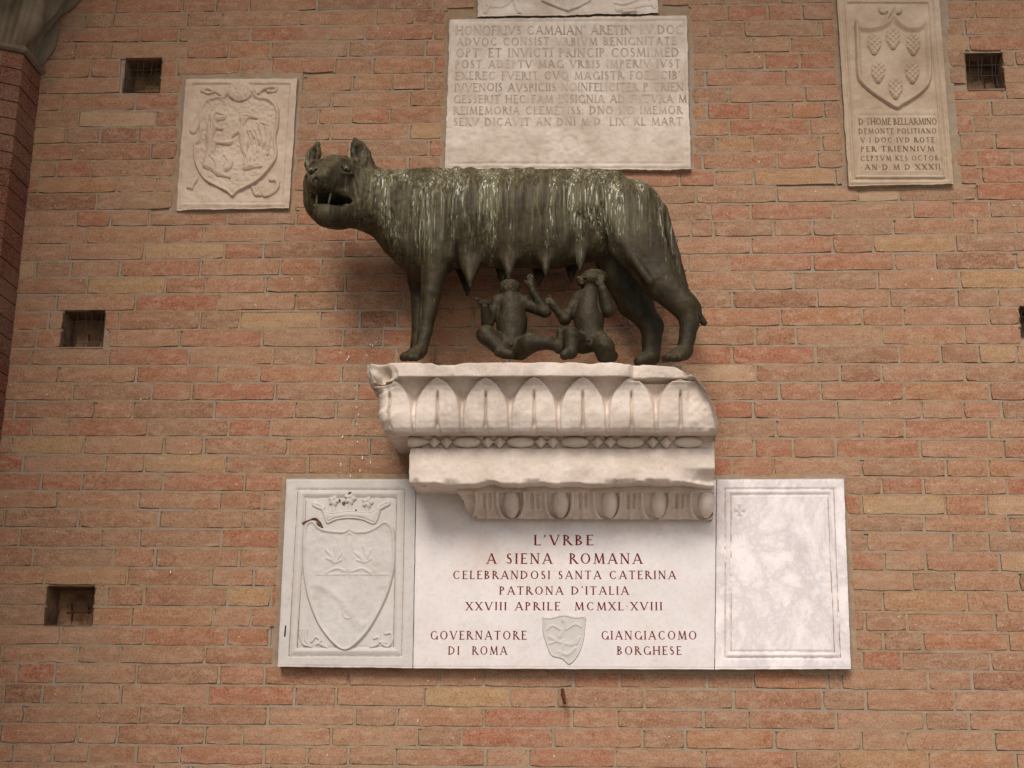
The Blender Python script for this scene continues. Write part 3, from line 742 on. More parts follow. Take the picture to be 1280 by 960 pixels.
def h_shield(X, Y):
    D = inside_d(X, Y, sh); h = np.where(D > 0, 9*np.clip(D/1.8, 0, 1)**.5+bumpf(D-2.2, 1.1, 3)-3*np.clip(D-3.5, 0, 1.5)/1.5, 0)
    g = 0*X
    for w_ in (np.hypot(X-(340+345/3.556), Y-(580+305/3.556)),): g = np.maximum(g, ridge(w_, 6, 2.2))
    g = np.maximum(g, bumpf(seg_d(X, Y, Q([(200,492),(532,492)])), .7, 1.3))
    for cx in (275, 410):     # worn device in the upper field: paired leafy tufts round a middle post
        for a in range(7):
            an = math.radians(20+a*23+(6 if cx > 300 else -6)); p0 = Q([(cx, 440)])[0]; p1 = (p0[0]+math.cos(an)*(9+a % 3*3), p0[1]-math.sin(an)*(12+a % 2*9))
            g = np.maximum(g, bumpf(seg_d(X, Y, smooth_pts([p0, ((p0[0]+p1[0])/2+1.5, (p0[1]+p1[1])/2), p1])), 1.3, 1.9))
    g = np.maximum(g, bumpf(seg_d(X, Y, Q([(345,330),(342,470)])), 5.5, 2.2))
    g = np.maximum(g, bumpf(seg_d(X, Y, smooth_pts(Q([(240,486),(290,465),(345,480),(400,465),(440,486)]))), 1.5, 1.8))
    D2 = seg_d(X, Y, smooth_pts(Q([(205,540),(250,560),(300,600),(335,640),(370,690),(400,715)]))); g = np.maximum(g, bumpf(D2, 5, 1.8))
    D3 = np.abs(np.hypot(X-(340+340/3.556), Y-(580+665/3.556))-6); g = np.maximum(g, bumpf(D3, 1.3, 2.0))
    g = 2.2*g+1.2*fbm(X/6, 2.2, Y/6, 2)
    return np.where(h > 0, np.maximum(h+np.where(D > 5, g, 0), .2), 0)
relief('shield', (376, 648, 497, 816), h_shield, DL-.002, M['grey_marble'], t1, .8)
def h_crown(X, Y):
    band = inside_d(X, Y, smooth_pts(Q([(228,200),(260,215),(345,205),(430,212),(465,198),(485,205),(458,268),(400,250),(345,244),(290,250),(245,266),(232,235)]), True, 4))
    h = np.where(band > 0, 9*np.clip(band/1.5, 0, 1)**.5+bumpf(band-2.5, .9, -4), 0)
    for (cx, cy, r) in ((275,165,7.5), (347,155,8.5), (425,172,8), ):
        c = Q([(cx, cy)])[0]; D = np.hypot(X-c[0], (Y-c[1])); an_ = np.arctan2(Y-c[1], X-c[0]); h = np.maximum(h, ridge(D, r*(.88+.12*np.cos(an_*5)), 12)-bumpf(D, 2.0, 5)-1.5*(np.cos(an_*5) < -.6)*(D > 2.5))
        h = np.maximum(h, ridge(seg_d(X, Y, [(c[0], c[1]+5), (c[0], c[1]+14)]), 3, 5))
    for (a, b) in (((190,180),(225,195)), ((515,175),(475,195))):
        h = np.maximum(h, ridge(seg_d(X, Y, Q([a, b])), 4, 8)-bumpf(seg_d(X, Y, Q([a, b])), 1, 3)); 
    h = np.maximum(h, ridge(seg_d(X, Y, Q([(225,195),(240,240)])), 2.4, 8)); h = np.maximum(h, ridge(seg_d(X, Y, Q([(480,195),(458,258)])), 2.4, 8))
    return h-.0+np.where(h > 0, .8*fbm(X/3, 1., Y/3, 2), 0)
relief('crown', (389, 612, 488, 658), h_crown, DL-.003, M['grey_marble'], t1, .7)
for pts in (Q([(130,735),(128,770),(140,800),(165,808)]), Q([(155,735),(150,780),(172,812)]), Q([(175,790),(195,768),(215,785),(200,800)]), Q([(215,800),(245,815)]),
                Q([(505,755),(530,752),(532,785),(515,810),(490,800)]), Q([(455,775),(475,770),(470,800),(440,812)]), Q([(480,790),(505,795)]), Q([(495,268),(515,275),(508,292),(488,288),(486,275)])):
    pp = smooth_pts(pts); bb = np.array(pp)
    relief('scrollwork', (bb[:, 0].min()-3, bb[:, 1].min()-3, bb[:, 0].max()+3, bb[:, 1].max()+3), lambda X, Y: ridge(seg_d(X, Y, pp), 1.9, 5), DL-.002, M['grey_marble'], t1, .6)
r_ = MB()
for pts in ([(140,262),(185,243)], [(185,240),(212,262),(220,285)], [(195,245),(205,285)]):
    pass
def h_stain(X, Y): return np.maximum(ridge(seg_d(X, Y, smooth_pts(Q([(138,262),(165,252),(190,242),(210,258),(222,280)]))), 1.0, 3), ridge(np.hypot(X-(340+208/3.556), Y-(580+268/3.556))+fbm(X/2, 1., Y/2, 2), 3, 4))
relief('broken_edge', (376, 644, 405, 664), h_stain, DL+.004, M['moss'], t1, .6)
for (cx, cy, r_) in ((318,174,2.4),(345,130,2.6),(372,205,1.3),(300,160,1.6),(330,150,1.8)):
    c = Q([(cx, cy)])[0]
    relief('lichen', (c[0]-3, c[1]-3, c[0]+3, c[1]+3), lambda X, Y: ridge(np.hypot(X-c[0], (Y-c[1])*1.2)+.7*fbm(X, 3., Y, 2), r_*.75, 3.0), DL+.004, M['moss'], t1, .4)
mb = MB(); a = P(356.3, 789, DL); mb.add([a+np.array(q) for q in ((-.003, -.0006, -.02), (.003, -.0006, -.02), (.004, -.0006, .02), (-.001, -.0006, .022))], [(0, 1, 2, 3)]); mb.build('chip', M['dark_bronze'], t1)

# centre panel with the dedication
t2 = thing('dedication_panel', 'white marble panel with dark red dedication beginning L\'VRBE below the bracket', 'plaque', P(705, 834, 0))
slab('slab', [(520.4, 599), (895.5, 599), (893.0, 836.5), (516.4, 835.2)], DL, M['white_marble'], t2, None, res=8)
for (txt, a, b, c, d_) in (("L'VRBE", 667, 742, 668.7, 681.6), ("A SIENA  ROMANA", 608, 803, 691.6, 704.7), ("CELEBRANDOSI SANTA CATERINA", 565.6, 845, 713.4, 723.8),
                          ("PATRONA D'ITALIA", 624, 786, 733, 743.3), ("XXVIII APRILE  MCMXL-XVIII", 582, 828, 752.5, 762.8), ("GOVERNATORE", 537.5, 658.4, 788.6, 799.4),
                          ("DI  ROMA", 560, 634, 807.8, 818.4), ("GIANGIACOMO", 751, 871, 788.6, 799.4), ("BORGHESE", 771, 852, 807.8, 818.4)):
    lettering(txt, a, b, c, d_, DL, M['red_ink'], t2, single=True)
sh2 = smooth_pts([(500+a/3.2, 640+b/3.2) for a, b in ((570,418),(600,421),(655,409),(700,418),(741,417),(743,450),(737,510),(716,572),(678,613),(648,590),(605,577),(585,535),(569,480),(570,440))], True, 3)
def h_sh2(X, Y):
    D = inside_d(X, Y, sh2); g = 0*X
    S = lambda p: [(500+a/3.2, 640+b/3.2) for a, b in p]
    for pts, w_ in ((S([(655,430),(662,455),(650,480),(640,500)]), 2.2), (S([(640,470),(610,455),(590,470)]), 1.4), (S([(665,470),(700,450),(725,460)]), 1.4), (S([(600,500),(640,520),(690,530),(715,505)]), 2.4),
                    (S([(590,530),(630,515)]), 1.3), (S([(640,560),(670,570),(700,545)]), 2.2), (S([(655,515),(650,545),(640,575)]), 1.6), (S([(690,520),(720,500),(705,530)]), 1.2)):
        g = np.maximum(g, bumpf(seg_d(X, Y, smooth_pts(pts)), w_, 3.2))
    g = np.maximum(g, ridge(np.hypot(X-(500+655/3.2), Y-(640+435/3.2)), 3, 3.4))
    return np.where(D > 0, 6*np.clip(D/1.3, 0, 1)**.5+bumpf(D-1.6, .8, 1.6)+np.where(D > 3, g-1.0, 0), 0)
relief('shield', (676, 766, 734, 834), h_sh2, DL-.002, M['grey_marble'], t2, .5)

# right panel
t3 = thing('blank_marble_panel', 'grey-veined white marble panel with double fillet and tiny cross, right of the inscription', 'plaque', P(980, 835, 0))
ff3 = frame_h(893, 598, 1056, 836, (0, 8), [(13.5, .9, -7), (17, 1.6, 2.5), (21, .9, -6)])
slab('slab', [(896.3, 598.5), (1055, 598), (1063.8, 835.8), (893.8, 836.5)], DL-.003, M['veined_marble'], t3, lambda X, Y: ff3(X, Y)[0], res=1.3)
for ins in (13.5, 21):
    for sg in inset_rect(893, 598, 1056, 836, (0, 8), ins, 0): stain_line(sg, 1.0, DL-.003, lambda X, Y: ff3(X, Y)[0], .0015, M['groove'], t3)
def h_cross(X, Y):
    cx, cy = 880+158/3.556, 580+205/3.556; dx, dy = X-cx, Y-cy; h = 0*X
    for a in range(4):
        an = a*math.pi/2; u = dx*math.cos(an)+dy*math.sin(an); v = -dx*math.sin(an)+dy*math.cos(an)
        h = np.maximum(h, np.where((u > 1) & (u < 7.5) & (np.abs(v) < .7+u*.32), 2.2, 0))
    return h
relief('cross', (916, 628, 934, 648), h_cross, DL-.004, M['grey_marble'], t3, .4)

# ------------------------------------------------------------------ upper left: tan stone with two beasts
DU = .022
t4 = thing('beasts_shield_plaque', 'small tan stone plaque carved with a lion and griffin on a shield, upper left', 'plaque', P(290, 262, 0))
def q4(p): return [(200+a/4.8, 80+b/4.8) for a, b in p]
BEASTS = [('lion', [(300,300),(325,280),(370,275),(400,300),(398,330),(370,345),(345,350),(360,375),(388,380),(380,402),(345,400),(335,430),(345,455),(380,462),(438,456),(432,486),(380,490),(340,485),(335,520),(322,550),(345,548),(390,530),(430,545),(445,590),(420,640),(392,655),(425,672),(420,690),(370,680),(335,672),(310,650),(270,630),(252,612),(265,560),(280,500),(272,440),(280,390),(288,340)],
            [[(340,300),(360,312),(385,312)], [(318,360),(326,420),(318,480)], [(300,345),(305,400)], [(385,560),(400,590),(385,620)], [(300,560),(330,600),(332,640)], [(345,400),(330,440)], [(352,290),(330,320),(325,345)]]),
          ('griffin', [(473,330),(495,303),(530,296),(580,313),(586,332),(545,330),(522,345),(510,370),(520,400),(530,440),(535,480),(525,520),(545,560),(550,595),(600,590),(620,620),(560,632),(502,642),(498,600),(503,560),(485,520),(475,460),(468,425),(438,445),(430,425),(466,392),(482,360)],
            [[(500,320),(525,318)], [(500,370),(505,430),(510,500)], [(515,560),(525,600)], [(560,612),(600,608)]]),
          ('wing', [(515,395),(548,385),(588,377),(598,350),(640,348),(668,390),(668,450),(652,548),(636,545),(630,490),(614,535),(600,480),(582,518),(568,455),(548,488),(532,430)],
            [[(560,400),(580,440),(585,500)], [(590,390),(608,450),(614,520)], [(620,370),(640,440),(643,530)], [(540,410),(552,440),(550,475)], [(600,360),(650,380)]])]
def h4(X, Y):
    t = (Y-97)/165; xl = 232-12*t; xr = 371-11*t; e = np.minimum(np.minimum(X-xl, xr-X), np.minimum(Y-97, 262-Y))
    return bumpf(e-9, .9, -5)+bumpf(e-6, 1.5, 3)-np.clip(e-9, 0, 2)*1.6 + 2.6*fbm(X/9, 4.4, Y/9, 4)-7*np.clip(1-np.hypot((X-222)/14, (Y-262)/22), 0, 1)-6*np.clip(1-np.hypot((X-366)/12, (Y-170)/30), 0, 1)
slab('slab', [(232, 98), (371.5, 97), (361, 259.5), (220, 262)], DU, M['tan_stone'], t4, h4, res=1.2, rag=.0025)
sh4 = smooth_pts(q4([(250,250),(300,205),(380,190),(400,150),(440,110),(480,100),(530,115),(570,150),(585,190),(650,205),(700,240),(720,300),(715,380),(700,450),(708,520),(700,580),(650,650),(590,710),(520,750),(470,775),(435,805),(400,775),(340,745),(270,705),(230,650),(205,580),(200,490),(225,460),(235,400),(232,310)]), True, 4)
def h4s(X, Y):
    D = inside_d(X, Y, sh4); g = 0*X
    crest = np.hypot((X-(200+480/4.8)), (Y-(80+150/4.8))); g = np.where(crest < 17, ridge(crest, 17, 9), g)
    g = g+2.6*fbm(X/3.5, 8., Y/3.5, 4)
    return np.where(D > 0, 12*np.clip(D/1.6, 0, 1)**.6+bumpf(D-2, 1.2, 3)-6*np.clip((D-3.5)/2, 0, 1)*(crest > 17)+np.where(D > 3, g, 0), 0)
relief('shield', (238, 97, 352, 250), h4s, DU-.004, M['tan_stone'], t4, .6)
for nm, poly, cuts in BEASTS:
    pq = smooth_pts(q4(poly), True, 3); bb = np.array(pq); cq = [smooth_pts(q4(c_)) for c_ in cuts]
    def hb(X, Y):
        D = inside_d(X, Y, pq); h = 13*np.sqrt(np.clip(D/4.5, 0, 1))
        for c_ in cq: h = h-bumpf(seg_d(X, Y, c_), .9, 6)
        return np.where(D > 0, np.maximum(h+1.2*fbm(X/2.5, 4., Y/2.5, 3), .3), 0)
    relief(nm, (bb[:, 0].min()-2, bb[:, 1].min()-2, bb[:, 0].max()+2, bb[:, 1].max()+2), hb, DU+.001, M['tan_stone'], t4, .5)
for pts, w_ in (([(255,165),(280,145),(310,155),(345,170),(375,188)], 2.6), ([(265,170),(290,178),(320,170)], 1.6), ([(590,175),(620,150),(660,140),(695,140),(690,165),(650,165)], 2.3), ([(200,400),(235,340),(262,285)], 5),
                    ([(170,740),(180,710),(220,690),(200,720),(190,745)], 2.4), ([(560,745),(580,785),(610,760),(630,790),(680,770),(705,735),(700,700),(665,695)], 2.8), ([(600,740),(600,785)], 3)):
    pp = smooth_pts(q4(pts)); bb = np.array(pp)
    relief('ribbon', (bb[:, 0].min()-6, bb[:, 1].min()-6, bb[:, 0].max()+6, bb[:, 1].max()+6), lambda X, Y: ridge(seg_d(X, Y, pp), w_, 9), DU-.003, M['tan_stone'], t4, .6)

# ------------------------------------------------------------------ upper middle inscription and the relief above it
DM = .03
t5 = thing('latin_inscription_slab', 'large pale stone slab with nine worn Latin lines, right behind the wolf\'s back', 'plaque', P(705, 211, 0))
ff5 = frame_h(562, 20, 860, 211, (-6, 4), [(6.5, 1.2, -4.5), (3.5, 1.5, 2)])
def h5(X, Y):
    c = np.hypot((X-712)/9, (Y-180)/9)
    return ff5(X, Y)[0]+2.4*fbm(X/14, 6.6, Y/14, 4)+np.where(Y > 160, 1.6*fbm(X/7, 2.1, Y/5, 3), 0)-3.5*np.exp(-((c-1)/.25)**2)-2*np.exp(-c**2)
slab('slab', [(562, 23.5), (858.5, 18.5), (863.5, 211.5), (556, 210.5)], DM, M['old_marble'], t5, h5, res=1.6, rag=.004)
for (txt, a, b, c, d_) in (("HONOFRIVS CAMAIAN' ARETIN' I.V.DOC", 110, 1185, 122, 163), ("ADVOC CONSIST VRBIVM BENIGNITATE", 115, 1150, 178, 214), ("OPT' ET INVICTI PRINCIP COSMI.MED", 112, 1165, 228, 269),
        ("POST ADEPTV MAG VRBIS IMPERIV IVST", 108, 1170, 284, 320), ("EXEREC FVERIT CVQ MAGISTR FOELICIB'", 108, 1170, 338, 375), ("IVVENOIS AVSPICIIS NOINFELICITER P TRIEN", 105, 1185, 392, 430),
        ("GESSERIT HEC FAM INSIGNIA AD FVTVRA M", 100, 1200, 448, 485), ("REIMEMORIA CLEMETISS: DNO NO IMEMOR", 100, 1180, 502, 538), ("SERV DICAVIT AN DNI M.D. LIX. KL MART", 100, 1180, 555, 592)):
    s = 3.765; lettering(txt, 540+a/s, 540+b/s, c/s, d_/s, DM, M['faint_ink'], t5, dy=-.8, hf=h5, rag=.004)
t6 = thing('scrolled_relief_plaque', 'stone relief with shield tip and scrolls, cut off by the top of the photo', 'plaque', P(710, 20, 0))
s = 3.765; q = lambda p: [(540+a/s, b/s) for a, b in p]
def h6(X, Y): return 1.5*fbm(X/9, 2.6, Y/9, 3)
slab('slab', [(597, -60), (822, -62), (822.5, 16), (597.5, 20)], DM, M['old_marble'], t6, h6, res=1.6, rag=.004)
def h6r(X, Y):
    h = 0*X
    D = inside_d(X, Y, q([(500,-200),(515,10),(540,20),(600,45),(640,58),(690,40),(735,18),(752,8),(770,-200)])); h = np.where(D > 0, 8*np.clip(D/1.3, 0, 1)**.5+bumpf(D-2, 1, 2)-2*np.clip(D-3, 0, 3)/3, h)
    return h
relief('shield_tip', (665, -20, 750, 17.5), h6r, DM-.002, M['old_marble'], t6, .7)
for pts, w_ in (([(250,60),(275,30),(320,35),(365,10),(380,-30)], 2.2), ([(262,25),(285,35),(275,15)], 2.5), ([(385,-10),(400,40),(412,58)], 3), ([(860,15),(900,20),(950,5),(990,-20)], 2.2), ([(870,45),(920,40),(980,25),(1030,20)], 3.4), ([(900,55),(960,50)], 2), ([(1000,-20),(1030,5),(1045,40)], 2)):
    pp = smooth_pts(q(pts)); bb = np.array(pp)
    relief('scroll', (max(600, bb[:, 0].min()-4), bb[:, 1].min()-4, min(820, bb[:, 0].max()+4), min(17, bb[:, 1].max()+4)), lambda X, Y: ridge(seg_d(X, Y, pp), w_, 7), DM-.002, M['old_marble'], t6, .6)

# ------------------------------------------------------------------ upper right: six pine cones
t7 = thing('pine_cone_plaque', 'tall brown stone plaque with six pine cones on a shield over incised lines, upper right', 'plaque', P(1120, 231, 0))
def q7(p): return [(1020+a/4, b/4) for a, b in p]
def h7(X, Y):
    t = Y/231; xl = 1047+14*t; xr = 1171+20*t; e = np.minimum(np.minimum(X-xl, xr-X), np.minimum(Y+7, 231-Y))
    h = bumpf(e-3, 1.5, 5)+bumpf(e-7, 1.2, -6)+bumpf(e-9.5, 1.2, 5)+bumpf(e-12, .8, -5)
    xl2 = 1063+9*t; e2 = np.minimum(np.minimum(X-(xl2+4), xr-14-X), np.minimum(Y-146, 217-Y))
    h = np.where(Y > 140, h+bumpf(e2, 1.0, -2.5), h-np.clip(e-12, 0, 1.5)*1.5)
    return h+1.8*fbm(X/7, 1.6, Y/7, 4)
slab('slab', [(1046, -8), (1174, -8), (1192, 229.5), (1061, 232)], DU+.006, M['brown_stone'], t7, h7, res=1.2, rag=.0025)
sh7 = smooth_pts(q7([(190,110),(210,100),(222,130),(270,135),(320,125),(355,100),(385,60),(415,100),(450,128),(500,135),(535,110),(555,105),(568,130),(575,250),(580,370),(560,440),(500,495),(440,530),(402,553),(360,530),(290,485),(225,430),(200,380),(195,250)]), True, 3)
def h7s(X, Y):
    D = inside_d(X, Y, sh7)
    return np.where(D > 0, 15*np.clip(D/2.5, 0, 1)**.7-11*np.clip((D-4)/4, 0, 1)+bumpf(D-2.5, 1, 2)+.9*fbm(X/5, 5.6, Y/5, 2), 0)
relief('shield', (1066, 14, 1168, 140), h7s, DU+.003, M['brown_stone'], t7, .7)
for (cx, cy) in ((290,225),(384,198),(485,228),(310,366),(480,368),(397,445)):
    c = (1020+cx/4, cy/4)
    def hc(X, Y, c=c):
        dx = X-c[0]; dy = (Y-c[1])/13.5; wv = 9.2*np.sqrt(np.clip(1-dy**2, 0, 1))*(1-.28*dy); D = np.abs(dx)/(wv+1e-3)
        u = (dx+(Y-c[1]))/3.0; v = (dx-(Y-c[1]))/3.0; sc = np.abs(np.sin(u*1.4))*np.abs(np.sin(v*1.4))
        h = np.where((D < 1) & (np.abs(dy) < 1), 12*np.sqrt(np.clip(1-D**2, 0, 1))+5*sc-.8, 0)
        return np.maximum(h, np.maximum(ridge(np.hypot(dx, Y-(c[1]-14.5)), 2.3, 4), 0))
    relief('pine_cone', (c[0]-11, c[1]-18, c[0]+11, c[1]+15), hc, DU+.004, M['brown_stone'], t7, .5)
for kk, pts in enumerate(([(335,50),(365,60),(350,100),(320,125),(270,138),(222,130)], [(408,50),(388,60),(415,105),(450,130),(500,138),(535,118)])):
    cx, cy = ((335, 50), (408, 50))[kk]; pp = smooth_pts(q7(pts)); bb = np.array(pp)
    def h7c(X, Y):
        D = np.hypot(X-(1020+cx/4), Y-cy/4); return np.maximum(ridge(D, 5.5, 10)-bumpf(D, 1.8, 3), ridge(seg_d(X, Y, pp), 1.8, 6))
    relief('volute', (bb[:, 0].min()-6, 5, bb[:, 0].max()+6, 40), h7c, DU+.006, M['brown_stone'], t7, .5)
for (txt, a, b, c, d_) in (("D-THOME-BELLARMINO", 212, 605, 592, 624), ("DEMONTE-POLITIANO", 212, 603, 643, 668), ("V-I-DOC-IVD-ROTE-", 222, 607, 688, 713), ("PER-TRIENNIVM-", 222, 607, 732, 758),
                          ("CEPTVM-KES-OCTOB-", 222, 625, 779, 804), ("-AN-D-M-D-XXXII", 225, 622, 822, 849)):
    lettering(txt, 1020+a/4, 1020+b/4, c/4, d_/4, DU+.006, M['dark_ink'], t7, dy=-.4, hf=h7, rag=.0025)

# ------------------------------------------------------------------ iron peg left in the wall
mb = MB(); a = P(703, 862, 0); b = P(706, 880, .05)
mb.tube([a+np.array([0, .01, 0]), a+np.array([0, -.02, -.004]), a+np.array([.002, -.04, -.014]), b], [.007, .007, .008, .005], 7)
tag(mb.build('iron_peg', M['rust'], None, True), 'short rusty iron peg sticking out of bricks below the dedication panel', 'peg')
# ------------------------------------------------------------------ the stone bracket
def zat(py, p, px=705): return P(px, py, p)[2]
PF = .28
br = thing('cornice_bracket', 'projecting carved limestone cornice fragment under the bronze wolf', 'bracket', P(705, 648, 0))
XFL = P(512, 585, PF)[0]; XR_ = P(893.5, 585, PF)[0]
def xleft(p): return XFL-(p-PF)*.98
LP = .36; LX0 = P(547.5, 510, LP)[0]; LPITCH = 63.2*mpp(LP)
ZL0, ZL1 = zat(546, .33), zat(472, .42)
# profile (photo row, projection) from the underside up
prof = [(612.5, .17), (606, .262), (604.5, .276), (603, .28), (590, .281), (575, .281), (563, .280), (560.5, .276), (559.5, .262), (547, .262), (546, .285), (545, .318), (542, .338), (536, .352), (527, .361), (518, .365), (508, .365), (498, .366), (490, .371), (483, .381), (477, .396), (473.5, .408), (471.5, .412), (470.8, .430), (470, .437), (463, .438), (455, .438), (453.6, .437), (452.8, .432)]
pz = [(zat(a, p), p) for a, p in prof]; ztop = pz[-1][0]+.001; zbot = min(q[0] for q in pz[:2])
pz[0] = (pz[1][0]+.002, .0); pz.insert(1, (pz[1][0]+.001, .17))
pz += [(ztop, .40), (ztop, .25), (ztop, .10), (ztop, 0)]
# resample
dense = []
for (z0, p0), (z1, p1) in zip(pz[:-1], pz[1:]):
    n = max(1, int(math.hypot(z1-z0, p1-p0)/.0045)) if (z0 < ztop-.002 and p0 > .1) else 3
    for k in range(n): dense.append((z0+(z1-z0)*k/n, p0+(p1-p0)*k/n))
dense.append(pz[-1]); dense = np.array(dense)
def leaf_disp(s, z):
    """s: distance along the run from a leaf's midrib in pitches; z: height -> metres of relief"""
    t = np.clip((z-ZL0)/(ZL1-ZL0), 0, 1); inrow = (z > ZL0+.001) & (z < ZL1-.001)
    u = np.abs(((s+.5) % 1.0)-.5)*2                       # 0 midrib .. 1 between leaves
    w_ = .95*(1-np.clip((t-.25)/.75, 0, 1)**2.4)**.54
    e = w_-u                                              # >0 on the leaf
    on = np.clip(e/.10, 0, 1)
    leaf = .013*on**.5+.011*np.sqrt(np.clip(1-(u/np.maximum(w_, .05))**2, 0, 1))+.004*np.exp(-((e-.05)/.04)**2)
    gap = -.022*np.clip(-e/.2, 0, 1)*np.clip((t-.3)/.2, 0, 1)
    dart = .007*np.exp(-((u-1)/(.03+.10*np.clip(t-.2, 0, 1)))**2)*np.clip((.55-t)/.2, 0, 1)
    sw = .04+.07*np.clip((.28-t)/.28, 0, 1)
    slit = -.026*np.exp(-(u/sw)**2)*np.clip((.80-t)/.08, 0, 1)+.010*np.exp(-(u/.06)**2)*np.clip((.22-t)/.1, 0, 1)
    return np.where(inrow, leaf+gap+dart+slit, 0)
zs_, ps_ = dense[:, 0], dense[:, 1]; nv = len(zs_)
nS, nF, nE = 70, 330, 14
cols = []
sideq = np.linspace(0, 1, nS); front = np.linspace(0, 1, nF+1)[1:]; endq = np.linspace(1, 0, nE+1)[1:]
X = np.zeros((nv, nS+nF+nE)); Y = X.copy(); Zg = X.copy()
for j in range(nv):
    z, p = zs_[j], ps_[j]; xl = xleft(p); 
    X[j, :nS] = xl; Y[j, :nS] = -p*sideq; X[j, nS:nS+nF] = xl+(XR_-xl)*front; Y[j, nS:nS+nF] = -p; X[j, nS+nF:] = XR_; Y[j, nS+nF:] = -p*endq; Zg[j] = z
sF = (X-LX0)/LPITCH; dF = leaf_disp(sF, Zg)
side_s = (Y+PF)/LPITCH+0.0
dS = leaf_disp((-(Y)-.42)/LPITCH, Zg)
isS = np.zeros(X.shape, bool); isS[:, :nS] = True; isE = np.zeros(X.shape, bool); isE[:, nS+nF:] = True
cf = np.clip((X-XR_+.105)/.012, 0, 1)                      # plain broken stone at the right-hand end
rough = fbm(X*14, Y*14+3, Zg*14, 4)
dF = dF*(1-cf)+cf*(np.where((Zg > ZL0) & (Zg < ZL1+.03), .022, 0)+.012*rough*(Zg > ZL0))
mF = np.clip(ps_/.2, 0, 1)[:, None]
Y = np.where(~isS & ~isE, Y-dF*mF, Y); X = np.where(isS, X-dS*mF, X)
# general unevenness and chipped arrises
edge_z = [pz[3][0]-.002, pz[-6][0], zat(470, .437), zat(561, .28)]
chip = np.zeros(X.shape)
for ez, am in zip((zat(603.5, .28), zat(453.5, .438), zat(470.5, .437), zat(561, .28)), (.022, .014, .010, .003)):
    nn = np.clip(fbm(X*17+ez, Y*17, 0*X+ez*5, 4)-.15, 0, 1)
    chip += am*nn*np.exp(-((Zg-ez)/.010)**2)
Y = np.where(~isS, Y+chip*mF, Y); X = np.where(isS, X+chip*mF, X); 
low = np.exp(-((Zg-zat(603.5, .28))/.012)**2); Zg += np.where(Zg < zat(590, .28), low*.010*np.clip(fbm(X*13, 3, 1+0*X, 4)+.1, -.5, 1), 0)*mF
topn = np.exp(-((Zg-ztop)/.010)**2)*(ps_ > .3)[:, None]; Zg -= topn*.009*np.clip(fbm(X*11, 7, 5+0*X, 4), 0, 1)
nz = .0022*rough+.0008*vnoise(X*90, Y*90, Zg*90)
Y = np.where(~isS & ~isE, Y+nz*mF, Y); X = np.where(isS | isE, X+nz*1.5*mF, X)
# broken upper left corner
cxy = P(470, 470, .43); bd = np.sqrt(((X-cxy[0])/.075)**2+((Y-cxy[1])/.12)**2+((Zg-cxy[2])/.055)**2)
bk = np.clip(1.1-bd, 0, 1); kx = bk*(.030+.030*rough); X += kx; Y += kx*1.4; Zg -= bk*.020
lb_ = np.clip((P(512, 520, .4)[0]-X)/.14, 0, 1)*np.clip((Zg-zat(560, .28))/.05, 0, 1)*(ps_ > .1)[:, None]; X += lb_*.012*fbm(X*0+1.5, Y*16, Zg*16, 4)+np.where(isS, lb_*.02*np.clip(-Y-.25, 0, 1)*0, 0); Y += lb_*.008*fbm(X*20, Y*8, Zg*20, 4)
# broken and rounded upper right corner
def lim(x):
    pxs = np.interp(x, [P(a, 470, .43)[0] for a in (770, 800, 845, 868, 884, 893, 897)], [zat(b, .43) for b in (452, 453.5, 457, 472, 492, 520, 545)]); return pxs
lz = lim(X)+.004*rough; ov = np.clip(Zg-lz, 0, None)
Y += np.where((X > P(785, 460, .43)[0]) & (Zg > ZL1-.01) & (Y < -.3), np.clip((X-P(785, 460, .43)[0])/.02, 0, 1)*(.030+.008*rough), 0)
Zg = np.where(Zg > lz, lz+.08*ov, Zg)
lc = np.clip((X-P(850, 600, PF)[0])/.09, 0, 1)*np.clip((zat(585, PF)-Zg)/.04, 0, 1)*(Zg > zbot-.05); Y += lc*.05*(1+.3*rough)*mF
idx = np.arange(X.size).reshape(X.shape); q = np.stack([idx[:-1, :-1], idx[:-1, 1:], idx[1:, 1:], idx[1:, :-1]], -1).reshape(-1, 4)
mesh_obj('cornice', np.stack([X, Y, Zg], -1).reshape(-1, 3), q, M['limestone'], br, True)

def lathe_x(name, c, hw, prof_, mat, n=14):
    mb = MB(); k = len(prof_)
    for (a, r) in prof_:
        for i in range(n):
            th = 2*math.pi*i/n; mb.v.append((c[0]+a*hw, c[1]+math.cos(th)*r, c[2]+math.sin(th)*r))
    for j in range(k-1):
        for i in range(n): mb.f.append((j*n+i, j*n+(i+1) % n, (j+1)*n+(i+1) % n, (j+1)*n+i)); mb.t.append(0)
    return mb.build(name, mat, br, True)
m_ = mpp(.28)
for cx in (583.7, 650.8, 718.7, 788, 861):
    c = P(cx, 552.5, .280); rr = 7.6*m_
    lathe_x('bead', c, 18*m_, [(-1, .0015)]+[(-math.cos(a), rr*math.sin(a)**.9) for a in np.linspace(.22, math.pi-.22, 9)]+[(1, .0015)], M['limestone'])
lathe_x('bead', P(524, 552.5, .280), 14*m_, [(-1, .018), (-.5, .021), (0, .017), (.6, .009), (1, .0015)], M['limestone'])
for cx in (543, 558.4, 610, 624.6, 676, 691, 746.5, 763, 815.8, 832.5):
    c = P(cx, 552.5, .281); rr = 8.0*m_*random.uniform(.93, 1.04)
    lathe_x('reel', c, 7.6*m_, [(-1, .0025), (-.75, rr*.3), (-.18, rr*.96), (0, rr), (.18, rr*.96), (.75, rr*.3), (1, .0025)], M['limestone'])

